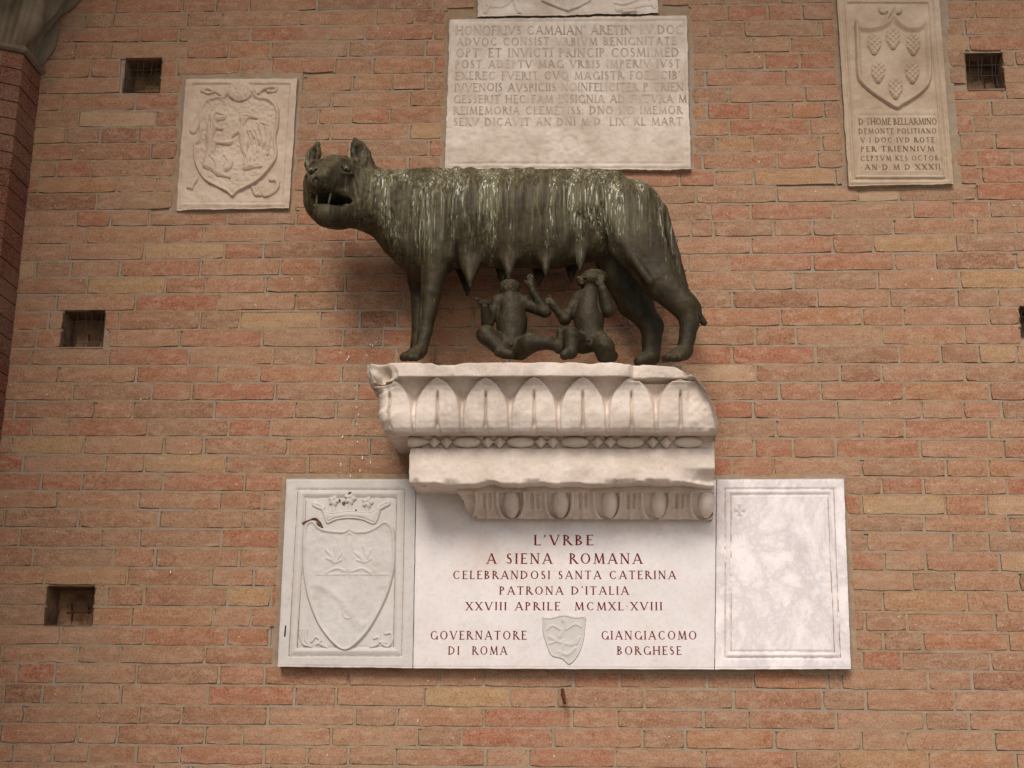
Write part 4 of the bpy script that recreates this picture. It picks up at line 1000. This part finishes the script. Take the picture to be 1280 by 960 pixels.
# egg and dart under the soffit
ex0, ex1 = P(573, 630, .14)[0], P(891.5, 630, .14)[0]
ep = [(613, .192), (615, .196), (616.5, .193), (618, .186), (624, .176), (631, .160), (638, .138), (643, .118), (646, .108), (647.6, .106), (648.6, .100), (649.5, .05)]
ez = np.array([zat(a, p) for a, p in ep]); epp = np.array([p for a, p in ep]); tt = np.linspace(0, 1, 40); src = np.linspace(0, 1, len(ep)); ez = np.interp(tt, src, ez); epp = np.interp(tt, src, epp)
ez[0] = zbot+.012
nxe = 260; Xe, _ = np.meshgrid(np.linspace(ex0, ex1, nxe), tt); Ze = np.repeat(ez[:, None], nxe, 1); Ye = -np.repeat(epp[:, None], nxe, 1)
E0 = P(639, 630, .14)[0]; EP_ = 61.4*mpp(.14)
s = ((Xe-E0)/EP_+.5) % 1-.5; zc = zat(628, .165); zh = 20*mpp(.15)
vv_ = (Ze-zc)/zh
rad = np.sqrt((s*EP_/(16.5*mpp(.15)))**2+(np.where(vv_ < 0, vv_, vv_*.35)/1.0)**2)
disp = .020*np.exp(-((rad-1.05)/.13)**2)-.022*np.clip((.95-rad)/.08, 0, 1)-.014*np.clip((rad-1.2)/.08, 0, 1)
us = np.abs(s)-.5; dart = .014*np.exp(-(us/(.030+.03*np.clip(-vv_-.3, 0, 1)))**2)*(vv_ > -.95)-.016*np.exp(-((np.abs(us)-.06)/.02)**2)*(vv_ > -.30)
disp = disp+dart*(rad > 1.1)
fr = np.clip((tt-.08)/.06, 0, 1)*np.clip((.93-tt)/.05, 0, 1); disp *= fr[:, None]
Ye -= disp; Ye += .0012*fbm(Xe*30, Ye*30, Ze*30, 3); Xe = np.maximum(Xe, ex0+.085*np.clip(tt[:, None]-.15, 0, 1)+.004*vnoise(Ze*60, 1.0, Ze*60))
Ye = np.minimum(Ye, -.03)
idx = np.arange(Xe.size).reshape(Xe.shape); q = np.stack([idx[1:, :-1], idx[1:, 1:], idx[:-1, 1:], idx[:-1, :-1]], -1).reshape(-1, 4)
V = np.stack([Xe, Ye, Ze], -1).reshape(-1, 3); n0 = len(V); lb = V[idx[:, 0]].copy(); lb[:, 1] = -.03; rb_ = V[idx[:, -1]].copy(); rb_[:, 1] = -.03
V = np.concatenate([V, lb, rb_]); m = len(tt); a = np.arange(m-1)
q = np.concatenate([q, np.stack([idx[:-1, 0], n0+a, n0+a+1, idx[1:, 0]], -1)[:, ::-1], np.stack([idx[:-1, -1], n0+m+a, n0+m+a+1, idx[1:, -1]], -1)])
mesh_obj('egg_and_dart_moulding', V, q, M['limestone'], br, True)
def ellipsoid(c, r, n=14, mm=9):
    V = [(c[0], c[1], c[2]+r[2])]; F = []
    for j in range(1, mm):
        ph = math.pi*j/mm
        for i in range(n): th = 2*math.pi*i/n; V.append((c[0]+r[0]*math.sin(ph)*math.cos(th), c[1]+r[1]*math.sin(ph)*math.sin(th), c[2]+r[2]*math.cos(ph)))
    V.append((c[0], c[1], c[2]-r[2])); L_ = len(V)-1
    for i in range(n): F.append((0, 1+i, 1+(i+1) % n)); F.append((L_, L_-n+(i+1) % n, L_-n+i))
    for j in range(mm-2):
        for i in range(n): a = 1+j*n+i; b = 1+j*n+(i+1) % n; F.append((a, a+n, b+n, b))
    return V, F
for cx in (639.5, 701, 762.4, 824, 883):
    c = P(cx, 629.5, .148); mb = MB(); V, F = ellipsoid((0, 0, 0), (11.5*mpp(.15), .038, 17.5*mpp(.15)))
    V = [(x*(1-.22*max(0, -z/.05)), y, z) for x, y, z in V]
    V = [(x+c[0], y-z*.55+c[1], z+c[2]) for x, y, z in V]; mb.add(V, F); mb.build('egg', M['limestone'], br, True)

# ------------------------------------------------------------------ the bronze wolf
def finish(sd_, name, parent, amp_fun=None, mat='bronze'):
    V, F = sd_.mesh(); N = sd_.normals(V)
    if amp_fun is not None: V = V+N*amp_fun(V)[:, None]
    return mesh_obj(name, V, F, M[mat], parent, True)
WD = .25
wc = P(640, 330, WD); lo = P(360, 470, .56); hi2 = P(905, 165, .03)
lo = np.array([min(lo[0], P(360, 300, .56)[0]), -.60, P(640, 462, .40)[2]-.02]); hi2 = np.array([P(900, 300, .1)[0], -.04, P(450, 165, .3)[2]+.03])
S = SDF(lo, hi2, .0045)
def pc(px, py, d): return P(px, py, d)
def surf(px, py, s=None, d0=.58, d1=.06):
    """distance from the wall of the sculpture's skin under a photo place"""
    s = s or S; d = d0
    while d > d1:
        i = np.round((P(px, py, d)-s.lo)/s.vox).astype(int)
        if (i >= 0).all() and (i < s.n).all() and s.F[tuple(i)] < 0: return d
        d -= .0015
    return .3
def C(a, b, k=.02, ky=1.0, sub=False, s=S):
    s.cap(pc(*a[:3]), pc(*b[:3]), a[3]*mpp(a[2]), b[3]*mpp(b[2]), k, ky, sub)
def Ell(c, r, k=.02, sub=False, rot=None, s=S):
    m = mpp(c[2]); s.ell(pc(*c), (r[0]*m, r[1]*m, r[2]*m), k, sub, rot)
# trunk
C((545, 268, WD, 57), (600, 270, WD, 57), .03, .80)
C((600, 268, WD, 56), (680, 262, WD, 50), .03, .80)
C((680, 262, WD, 50), (745, 258, WD, 44), .03, .80)
C((745, 262, WD, 46), (786, 266, WD, 47), .03, .85)
C((562, 290, WD, 51), (690, 291, WD, 49), .03, .72); C((690, 291, WD, 48), (748, 292, WD-.02, 38), .03, .70)
C((560, 222, WD, 9.5), (770, 222, WD, 9.5), .045, 1.1)
C((530, 222, WD, 11), (590, 222, WD, 9), .03, 1.1)
# hollow flank between belly and thigh
Ell((735, 324, .385), (40, 38, 42), .035, sub=True)
# chest and neck
C((540, 275, WD, 58), (495, 262, WD+.02, 46), .04, .85)
C((500, 262, WD+.01, 46), (455, 250, WD+.06, 42), .03, .85)
C((535, 330, WD, 28), (500, 300, WD+.01, 26), .05, 1.3)
C((535, 224, WD+.01, 12), (470, 223, WD+.05, 11), .035, 1.3)
# head
Ell((420, 226, .34), (41, 36, 34), .03)
Ell((418, 257, .35), (38, 34, 31), .035)
C((419, 224, .36, 29), (403, 225, .49, 21), .018)            # muzzle
C((404, 226, .48, 19), (399, 227, .52, 13), .015)
C((424, 262, .36, 25), (408, 268, .45, 18), .03)             # lower jaw
C((398, 250, .34, 20), (398, 232, .36, 20), .03)
C((441, 222, surf(441, 222), 3.0), (446, 246, surf(446, 246), 3.0), .012, 1.0, True)
EYES = []
for (ex, ey) in ((433, 210.5), (389.5, 212.5)):
    ed = surf(ex, ey)
    C((ex-8, ey-9.5, surf(ex-8, ey-9)-.004, 3.0), (ex+8, ey-9, surf(ex+6, ey-8)-.006, 2.6), .010)  # brow
    Ell((ex, ey+1, ed+.004), (8, 6, 5.6), .006, sub=True)
    Ell((ex, ey+.5, ed-.006), (5.4, 6.5, 4.6), .001); EYES.append((ex, ey+.8, ed-.006+6.5*mpp(ed)-.001))
    C((ex-7, ey+6.5, surf(ex-6, ey+6.5)-.004, 2.0), (ex+7, ey+7, surf(ex+6, ey+7)-.004, 1.8), .006)
nd = surf(401, 222)
Ell((401, 222, nd-.008), (13, 8.5, 8.5), .006)                    # nose
for nx_ in (395, 407): Ell((nx_, 224, surf(nx_, 224)), (2.6, 3.5, 2.2), .003, sub=True)
C((419, 205, surf(419, 205)-.012, 4), (408, 217, surf(408, 217)-.012, 4), .015)
Ell((412, 249, .475), (24, 46, 9.0), .006, sub=True)            # open mouth
Ell((428, 250, .43), (13, 22, 6.0), .006, sub=True)
C((393, 257.5, .47, 2.4), (431, 259, .41, 2.4), .008)           # lower lip
C((433, 258, .405, 4), (435, 263, .40, 4.5), .008)
C((388, 240, .43, 3), (395, 238, .475, 4), .012); C((418, 238, .475, 4), (434, 242, .42, 4), .012)   # upper lip
C((404, 240, .49, 2.6), (404, 231, .505, 2.4), .008)
# ears
def ear(c, r, tilt, yaw_, s=S):
    ct, st_ = math.cos(tilt), math.sin(tilt); cy_, sy_ = math.cos(yaw_), math.sin(yaw_)
    ax = np.array([ct*cy_, ct*sy_, st_]); up = np.array([-st_*cy_, -st_*sy_, ct]); nn_ = np.cross(ax, up)
    Ell(c, r, .012, False, (ax, nn_, up)); m = mpp(c[2]); c2 = pc(*c)+nn_*(-1 if nn_[1] > 0 else 1)*r[1]*m*.9+up*r[2]*m*.1
    s.ell(c2, (r[0]*m*.68, r[1]*m*.9, r[2]*m*.66), .004, True, (ax, nn_, up))
ear((450, 193, .335), (12.5, 6.5, 20.5), .16, .30); ear((391, 198, .345), (10.5, 6.5, 19.5), -.30, -.30)
C((445, 182, .335, 4), (443.5, 174, .335, 2.2), .012); C((396, 186, .345, 3.5), (397.5, 179.5, .345, 1.8), .010)
C((456, 212, .31, 12), (446, 214, .33, 12), .02); C((400, 214, .33, 10), (388, 228, .33, 10), .02)
# ruff round the face
C((458, 200, .30, 9), (462, 250, .31, 12), .03)
# front legs
C((556, 238, .365, 7), (551, 300, .375, 8), .022)
C((548, 262, .33, 30), (545, 318, .345, 22), .035, .8); C((545, 318, .345, 21), (539, 368, .35, 13.4), .015); C((539, 368, .35, 13.2), (531, 415, .355, 9.2), .010); C((531, 415, .355, 9.2), (526, 438, .36, 8.8), .008)
C((556, 306, .345, 15), (562, 320, .345, 7), .02)
for k_, (tx, td) in enumerate(((502, .375), (505, .398), (511, .412), (518, .415))):
    C((522, 442, .372, 7.5), (tx+2, 447, td, 5.2), .006)
C((524, 440, .37, 9), (514, 443, .385, 7.5), .008)
C((527, 300, .16, 26), (524, 350, .155, 16), .03); C((526, 350, .155, 15), (524, 410, .155, 9.5), .012); C((524, 410, .155, 9.5), (520, 440, .155, 9), .01); C((518, 443, .16, 8), (505, 446, .17, 6.5), .01)
# hind leg, near
C((790, 266, .32, 42), (797, 305, .345, 37), .03, .62); C((797, 305, .345, 37), (826, 352, .35, 26), .02, .62); C((826, 350, .35, 26), (854, 382, .355, 18.5), .015, .75)
C((856, 380, .355, 17), (862, 404, .355, 12.5), .01, .9); C((862, 402, .355, 12.5), (856, 438, .36, 9.6), .008); C((868, 384, .35, 9), (871, 396, .35, 7), .01)
for k_, (tx, td) in enumerate(((831, .385), (835, .402), (841, .415), (849, .42))):
    C((856, 442, .365, 8), (tx, 448, td, 5.2), .006)
C((857, 438, .36, 10), (842, 443, .385, 7.5), .008)
C((752, 236, .36, 6), (776, 300, .385, 7), .022); C((776, 300, .385, 7), (812, 352, .395, 6), .02)
# hind leg, far
C((775, 280, .18, 40), (778, 330, .165, 34), .03, .62); C((778, 330, .165, 34), (794, 378, .16, 24), .02, .7); C((794, 378, .16, 22), (815, 408, .16, 15), .012, .8); C((815, 408, .16, 15), (814, 446, .16, 11.5), .012, .8)
C((814, 446, .165, 11), (800, 452, .18, 8), .01)
# tail behind the far leg, its tip showing past the hock
C((826, 262, .22, 9), (843, 320, .20, 8), .015); C((843, 320, .20, 8), (858, 375, .18, 7.5), .01); C((858, 375, .18, 7.5), (880, 404, .17, 4.2), .006)
# teats
for (tx, ty, d_, r0, bx, by) in ((588, 359, .335, 19, 588, 312), (636, 349, .335, 18, 636, 300), (682, 343, .33, 18, 682, 296), (725, 338, .32, 16, 728, 292),
                                 (584, 369, .19, 20, 584, 318), (628, 356, .19, 20, 630, 306), (674, 357, .18, 20, 676, 304), (714, 352, .18, 18, 716, 300)):
    C((bx, by+10, d_-.05, r0*.98), (tx, ty-9, d_-.015, 5.0), .026, .8); C((tx, ty-13, d_-.015, 4.6), (tx, ty, d_-.015, 2.2), .010)
def wolf_amp(V):
    x, y, z = V[:, 0], V[:, 1], V[:, 2]
    xn = P(480, 260, .3)[0]; xs = P(560, 260, .3)[0]; xr = P(740, 260, .3)[0]; zt = P(640, 213, .25)[2]; zb = P(640, 330, .25)[2]
    neck = np.clip((xs-x)/.06, 0, 1)*np.clip((x-P(452, 260, .3)[0])/.03, 0, 1)*np.clip((z-P(540, 285, .3)[2])/.08, 0, 1)
    curls = .0020*np.sin(x*150+3*vnoise(x*20, y*20, z*20))*np.sin(z*115+3*vnoise(x*17+5, y*17, z*17))
    ribs = .0022*np.sin((x-(z-zb)*.18)*2*math.pi/.068)*np.clip((x-xs+.02)/.05, 0, 1)*np.clip((xr-x)/.08, 0, 1)*np.clip((z-zb)/.06, 0, 1)*np.clip((zt-.03-z)/.05, 0, 1)
    spine = .006*fbm(x*34, y*34, z*34, 3)*np.clip((z-(zt-.035))/.02, 0, 1)
    gen = .0016*fbm(x*28, y*28, z*28, 3)
    return neck*curls+ribs+spine+gen
wolf = thing('wolf_statue', 'dark bronze she-wolf with open jaws, standing on the bracket, streaked with droppings', 'statue', P(680, 452, .27))
finish(S, 'body', wolf, wolf_amp)
# mouth lining, teeth, pupils
mb = MB(); V, F = ellipsoid(pc(413, 249, .395), (.060, .03, .020)); mb.add(V, F); mb.build('mouth', M['dark_bronze'], wolf, True)
for (a, b, r) in (((396, 242, .476), (395.5, 257, .476), 1.9), ((413.5, 241, .474), (410, 257, .472), 2.0)):
    mb = MB(); p0, p1 = pc(*a), pc(*b); mb.tube([p0, p0*.5+p1*.5, p1], [r*mpp(.47), r*.8*mpp(.47), r*.55*mpp(.47)], 7); mb.build('fang', M['tooth'], wolf, True)
for ex, ey, ed in EYES:
    mb = MB(); V, F = ellipsoid(pc(ex, ey, ed-.006), (.0125, .013, .0110), 14, 9); mb.add(V, F); eb = mb.build('eye', M['eye'], wolf, True)
    mb = MB(); V, F = ellipsoid(pc(ex-.3, ey+.3, ed+.0055), (.0050, .0035, .0050), 10, 6); mb.add(V, F); mb.build('pupil', M['dark_bronze'], eb, True)

# ------------------------------------------------------------------ the twins
def twin(name, label, parts, box, fingers):
    (x0, y0, x1, y1, d0, d1) = box
    a = P(x0, y1, d1); b = P(x1, y0, d0); lo_ = np.array([min(a[0], P(x0, y0, d1)[0])-.02, -d1-.02, min(a[2], P(x0, y1, d0)[2])-.02]); hi_ = np.array([P(x1, y1, d0)[0]+.02, -d0+.02, max(b[2], P(x0, y0, d1)[2])+.02])
    s = SDF(lo_, hi_, .0026)
    for q in parts:
        if q[0] == 'e': Ell(q[1], q[2], q[3] if len(q) > 3 else .01, len(q) > 4, None, s)
        else: C((*q[1][:3], q[1][3]*1.10), (*q[2][:3], q[2][3]*1.10), q[3] if len(q) > 3 else .012, q[4] if len(q) > 4 else 1.0, False, s)
    for f in fingers: C(f[0], f[1], .0015, 1.0, False, s)
    t = thing(name, label, 'statue', P((x0+x1)/2, y1, (d0+d1)/2), 'bronze infants under the wolf')
    zh_ = P(640, 366, .31)[2]
    finish(s, 'body', t, lambda V: .0012*fbm(V[:, 0]*60, V[:, 1]*60, V[:, 2]*60, 3)+.0011*np.sin(V[:, 0]*420+3*vnoise(V[:, 0]*50, V[:, 1]*50, V[:, 2]*50))*np.sin(V[:, 2]*380)*np.clip((V[:, 2]-zh_)/.015, 0, 1)*np.clip((-.30-V[:, 1])/.01+1.5, 0, 1))
    return t
D = .31
p1 = [
 ('c', (639, 378, D, 15), (640, 404, D+.01, 17.5), .02, .85), ('c', (640, 404, D+.01, 17.5), (639, 432, D+.02, 16.5), .02, .9),      # torso and belly
 ('c', (624, 377, D, 9), (655, 378, D, 9), .015),                                                                                       # shoulders
 ('c', (639, 376, D, 8), (638, 362, D-.005, 9), .008),
 ('e', (637, 362, D), (13.5, 13, 11.5), .006), ('e', (637, 358.5, D-.012), (14.6, 13, 10.5), .002), ('e', (637, 368.5, D+.02), (7, 5, 4.5), .008),
 ('e', (633.5, 363, D+.028), (2.6, 2, 1.8), .003), ('e', (641, 363, D+.028), (2.6, 2, 1.8), .003),
 ('c', (622, 379, D, 8), (609, 404, D+.02, 7.2), .01), ('c', (609, 404, D+.02, 7.6), (606, 384, D+.05, 5.6), .008), ('e', (604, 379, D+.055), (7, 4, 4.2), .004),
 ('c', (657, 380, D, 8.2), (681, 390, D+.02, 7), .01), ('c', (681, 389, D+.02, 7), (667, 366, D+.03, 5), .008), ('e', (663, 354, D+.03), (5.2, 4, 6), .006), ('c', (667, 366, D+.03, 4.6), (664, 357, D+.03, 4.2), .004),
 ('c', (630, 436, D+.02, 12), (608, 418, D+.06, 11.5), .012), ('c', (606, 419, D+.06, 10.5), (628, 438, D+.09, 7.5), .008), ('c', (624, 440, D+.095, 6.5), (638, 443, D+.10, 5), .006),
 ('c', (650, 438, D+.02, 12), (661, 430, D+.06, 12.5), .012), ('c', (662, 429, D+.06, 11), (686, 428, D+.07, 8.2), .008), ('c', (686, 429, D+.07, 8), (698, 432, D+.07, 7), .006),
 ('c', (699, 436, D+.07, 6.4), (701, 417, D+.075, 5.2), .005), ('e', (640, 436, D+.052), (4.6, 4, 4.5), .004), ('e', (639, 432, D+.06), (2.4, 4, 2.6), .003)]
f1 = [((599, 378, D+.06, 2.0), (594.5, 373.5, D+.062, 1.5)), ((601, 376, D+.06, 1.9), (597.5, 374, D+.066, 1.5))]
for i_ in range(4): f1.append(((604+i_*2.9, 380-i_*.3, D+.062, 1.7), (605+i_*2.9, 375.5-(.8 if i_ in (1, 2) else 0), D+.066, 1.25)))
for i_ in range(4): f1.append(((660+i_*2.0, 352, D+.03, 1.5), (659.5+i_*2.1, 344.5-(1.5 if i_ in (1, 2) else 0), D+.034, 1.2)))
f1.append(((660, 356, D+.03, 1.7), (656, 351, D+.034, 1.2)))
for i_ in range(4): f1.append(((698+i_*2, 416, D+.075, 1.7), (697.6+i_*2.1, 411.5+i_*.5, D+.08, 1.5)))
twin('infant_statue', 'bronze infant sitting under the wolf with one open hand held out, left of the two', p1, (588, 338, 712, 450, .24, .46), f1)
D = .30
p2 = [
 ('c', (736, 374, D, 15.5), (736, 398, D+.01, 17), .02, .85), ('c', (736, 398, D+.01, 17), (737, 424, D+.015, 16), .02, .9),
 ('c', (722, 374, D, 9), (751, 375, D, 9), .015), ('c', (736, 374, D, 9), (738, 360, D, 10), .008),
 ('e', (740, 350, D), (17, 16, 13), .006), ('e', (729, 352, D+.015), (8.5, 8, 7.5), .008), ('e', (722.5, 347.5, D+.02), (3.4, 3, 2.6), .005), ('e', (743, 347.5, D-.012), (18, 15, 12), .002),
 ('e', (727, 355, D+.03), (3.5, 3, 2), .004), ('e', (731, 347, D+.043), (2.6, 2, 1.8), .003), ('e', (748, 352, D+.05), (2.8, 2, 4), .003),
 ('c', (720, 377, D, 8), (706, 399, D+.02, 7), .01), ('c', (706, 399, D+.02, 7), (691, 380, D+.035, 5), .008), ('e', (688, 376, D+.036), (5, 4, 4), .005),
 ('c', (752, 378, D+.0, 8.5), (760, 388, D+.03, 8.6), .01), ('c', (760, 388, D+.03, 8.4), (753, 362, D+.05, 6), .008), ('e', (751, 354, D+.055), (5.5, 4, 6), .005),
 ('c', (728, 430, D+.02, 12), (714, 420, D+.08, 10), .012), ('c', (713, 418, D+.08, 9.6), (714, 440, D+.085, 8.2), .008), ('c', (713, 441, D+.09, 7.5), (706, 444, D+.11, 6), .006),
 ('c', (746, 424, D+.015, 13), (755, 434, D+.06, 12.5), .012), ('c', (755, 434, D+.06, 12.2), (757, 444, D+.05, 11), .01), ('c', (756, 442, D, 10), (764, 445, D-.06, 8), .01),
 ('e', (737, 430, D+.055), (4.6, 4, 5), .004), ('e', (736, 426, D+.06), (2.3, 4, 2.6), .003)]
f2 = []
for i_ in range(4): f2.append(((686.5, 373.5+i_*1.9, D+.04, 1.5), (682.5-(1 if i_ in (1, 2) else 0), 373+i_*2.1, D+.042, 1.2)))
f2.append(((689, 373, D+.04, 1.6), (686, 369.5, D+.042, 1.3)))
for i_ in range(4): f2.append(((748+i_*2.1, 350.5, D+.06, 1.6), (747.5+i_*2.3, 344-(1 if i_ in (1, 2) else 0), D+.058, 1.25)))
f2.append(((747.5, 356, D+.06, 1.7), (744.5, 351, D+.062, 1.3)))
twin('infant_statue', 'bronze infant kneeling under the wolf with head thrown back, right of the two', p2, (676, 326, 776, 450, .22, .44), f2)

# ------------------------------------------------------------------ brick pillar and its stone capital at the left edge
xc = (P(54, 90, 0)[0]+P(24, 320, 0)[0])/2; SB = .19; SA = .24
A30 = math.radians(30)
pts = [(xc, .02), (xc, -SB), (xc-SA*math.cos(A30), -SB-SA*math.sin(A30)), (xc-SA*math.cos(A30)-SA, -SB-SA*math.sin(A30)), (xc-2*SA*math.cos(A30)-SA, -SB), (xc-2*SA*math.cos(A30)-SA, .02)]
ZC = P(40, 66, .2)[2]
pil = thing('brick_pillar', 'dark red brick pillar standing against the wall at the left edge', 'pillar', (xc-.3, -.1, 0))
mb = MB(); n = len(pts)
ins = [(p[0]+(-.005 if i < 3 else .005), p[1]+.005) for i, p in enumerate(pts)]
mb.add([(x, y, 0) for x, y in ins]+[(x, y, ZC) for x, y in ins], [(i, (i+1) % n, n+(i+1) % n, n+i)[::-1] for i in range(n)]); mb.build('mortar_core', M['mortar'], pil)
ch = .0735; rest = MB(); cnt = 0
for fi in range(5):
    (ax, ay), (bx, by) = pts[fi], pts[fi+1]; L_ = math.hypot(bx-ax, by-ay); dx, dy = (bx-ax)/L_, (by-ay)/L_; nxn, nyn = (-dy, dx)
    if (nxn*(ax-(xc-.4))+nyn*(ay+.1)) < 0: nxn, nyn = dy, -dx
    for r in range(int(ZC/ch)):
        z0, z1 = ZC-(r+1)*ch+.0028, ZC-r*ch-.0028
        split = [0, L_*(.36 if (r+fi) % 2 else .66), L_] if fi != 0 else [0, L_]
        for a0, a1 in zip(split[:-1], split[1:]):
            g0, g1 = a0+(.004 if a0 > 0 else 0.0), a1-(.004 if a1 < L_ else 0.0)
            o_ = .001+random.uniform(-.001, .0015); V = []
            for (s_, z_) in ((g0, z0), ((g0+g1)/2, z0+random.uniform(-.001, .001)), (g1, z0), (g1, z1), ((g0+g1)/2, z1+random.uniform(-.001, .001)), (g0, z1)):
                V.append((ax+dx*s_+nxn*o_, ay+dy*s_+nyn*o_, z_))
            Bk = [(v[0]-nxn*.02, v[1]-nyn*.02, v[2]) for v in V]
            F = [(0, 1, 4, 5), (1, 2, 3, 4)]+[(i, 6+i, 6+(i+1) % 6, (i+1) % 6) for i in range(6)]
            # face orientation
            v0, v1, v3 = Vector(V[0]), Vector(V[2]), Vector(V[5]); nn_ = (v1-v0).cross(v3-v0)
            if nn_.x*nxn+nn_.y*nyn < 0: F = [f[::-1] for f in F]
            px, py = proj(V[1][0], V[1][1], V[1][2]); t = random.random()
            if -5 < px < 60 and 60 < py < 600: 
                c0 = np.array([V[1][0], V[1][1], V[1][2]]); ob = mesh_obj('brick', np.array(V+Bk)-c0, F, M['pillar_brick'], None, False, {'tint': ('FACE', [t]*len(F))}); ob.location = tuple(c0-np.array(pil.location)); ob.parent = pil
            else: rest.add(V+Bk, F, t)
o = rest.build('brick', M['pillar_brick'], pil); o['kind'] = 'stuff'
# capital
def poly_ring(off):
    """the pillar's outline pushed outwards, sampled evenly"""
    P2 = [Vector(p) for p in pts]; P2[0] = Vector((pts[0][0], .02)); out = []
    N_ = []
    for i in range(5):
        d_ = (P2[i+1]-P2[i]).normalized(); nn_ = Vector((d_.y, -d_.x)); 
        if nn_.dot(P2[i]-Vector((xc-.4, -.1))) < 0: nn_ = -nn_
        N_.append(nn_)
    Q_ = []
    for i in range(6):
        if i in (0, 5): Q_.append(P2[i]+N_[0 if i == 0 else 4]*off)
        else:
            b = (N_[i-1]+N_[i]).normalized(); Q_.append(P2[i]+b*off/max(.5, b.dot(N_[i])))
    for i in range(5):
        for k in range(36):
            t_ = k/36; out.append((Q_[i].lerp(Q_[i+1], t_), N_[i], i+t_))
    return out
capt = thing('carved_capital', 'mossy grey stone capital with curling leaves on top of the brick pillar', 'capital', (xc-.3, -.1, ZC))
H_C = .62; nz_ = 90; rows = []
for j in range(nz_+1):
    t_ = j/nz_; z = ZC+H_C*t_
    if t_ < .05: off = .016*math.sin(math.pi*min(1, t_/.05))**.5+.004
    elif t_ < .93: u = (t_-.05)/.88; off = .006+.19*u**1.5
    else: off = .21
    ring = []
    for (q_, nn_, s_) in poly_ring(off):
        u = (t_-.05)/.88; d_ = 0
        if 0 < u < 1:
            c1 = math.cos(s_*2*math.pi); c2 = math.cos((s_+.5)*2*math.pi)      # leaves on the arrises, then on the faces
            l1 = max(0, c1)**.6*max(0, math.sin(math.pi*min(1, u/.42)))**.8*(.052 if u < .42 else 0)
            l2 = max(0, c2)**.7*max(0, math.sin(math.pi*min(1, max(0, (u-.25))/.5)))**.8*.05
            l3 = max(0, c1)**.7*max(0, math.sin(math.pi*min(1, max(0, (u-.42))/.5)))*.07
            vein = .010*math.cos(s_*2*math.pi*5+3*u)
            d_ = l1+l2+l3+vein*(1 if d_ == 0 else .5)-.012
        d_ += .006*float(vnoise(np.array([q_.x*20]), q_.y*20, z*20)[0])
        ring.append((q_.x+nn_.x*d_, min(.01, q_.y+nn_.y*d_), z-.25*max(0, d_)))
    rows.append(ring)
V = [v for r in rows for v in r]; m = len(rows[0]); F = [(j*m+i, (j+1)*m+i, (j+1)*m+i+1, j*m+i+1) for j in range(nz_) for i in range(m-1)]
mesh_obj('leaf_bell', V, np.array(F), M['capital_stone'], capt, True)

# ------------------------------------------------------------------ unseen light blockers, added to darken the wall's top and left
ZV = ZC+.62
PY = -2.75
mb = MB(); mb.add([(xc-.9, .1, 0), (xc-.38, .1, 0), (xc-.38, PY, 0), (xc-.9, PY, 0), (xc-.9, .1, 6.9), (xc-.38, .1, 6.9), (xc-.38, PY, 6.9), (xc-.9, PY, 6.9)], [(1, 2, 6, 5), (3, 0, 4, 7), (2, 3, 7, 6)])
tag(mb.build('light_blocker_wall', M['paving']), kind='structure')  # unseen wall, added to block sky light from the left
mb = MB(); mb.add([(xc-.75, PY-.3, 0), (xc-.15, PY-.3, 0), (xc-.15, PY+.2, 0), (xc-.75, PY+.2, 0), (xc-.75, PY-.3, 6.9), (xc-.15, PY-.3, 6.9), (xc-.15, PY+.2, 6.9), (xc-.75, PY+.2, 6.9)], [(0, 1, 5, 4), (1, 2, 6, 5), (2, 3, 7, 6), (3, 0, 4, 7)])
tag(mb.build('light_blocker_pier', M['pillar_brick']), kind='structure')  # unseen pier, added to shade the left part of the brickwork
mb = MB(); mb.add([(xc-.8, .1, 6.9), (3.4, .1, 6.9), (3.4, PY, 6.9), (xc-.8, PY, 6.9), (xc-.8, .1, 7.1), (3.4, .1, 7.1), (3.4, PY, 7.1), (xc-.8, PY, 7.1)], [(0, 1, 2, 3), (7, 6, 5, 4), (3, 2, 6, 7), (1, 5, 6, 2), (0, 3, 7, 4)])
tag(mb.build('light_blocker_ceiling', M['paving']), kind='structure')  # unseen ceiling, added so the top of the wall falls darker
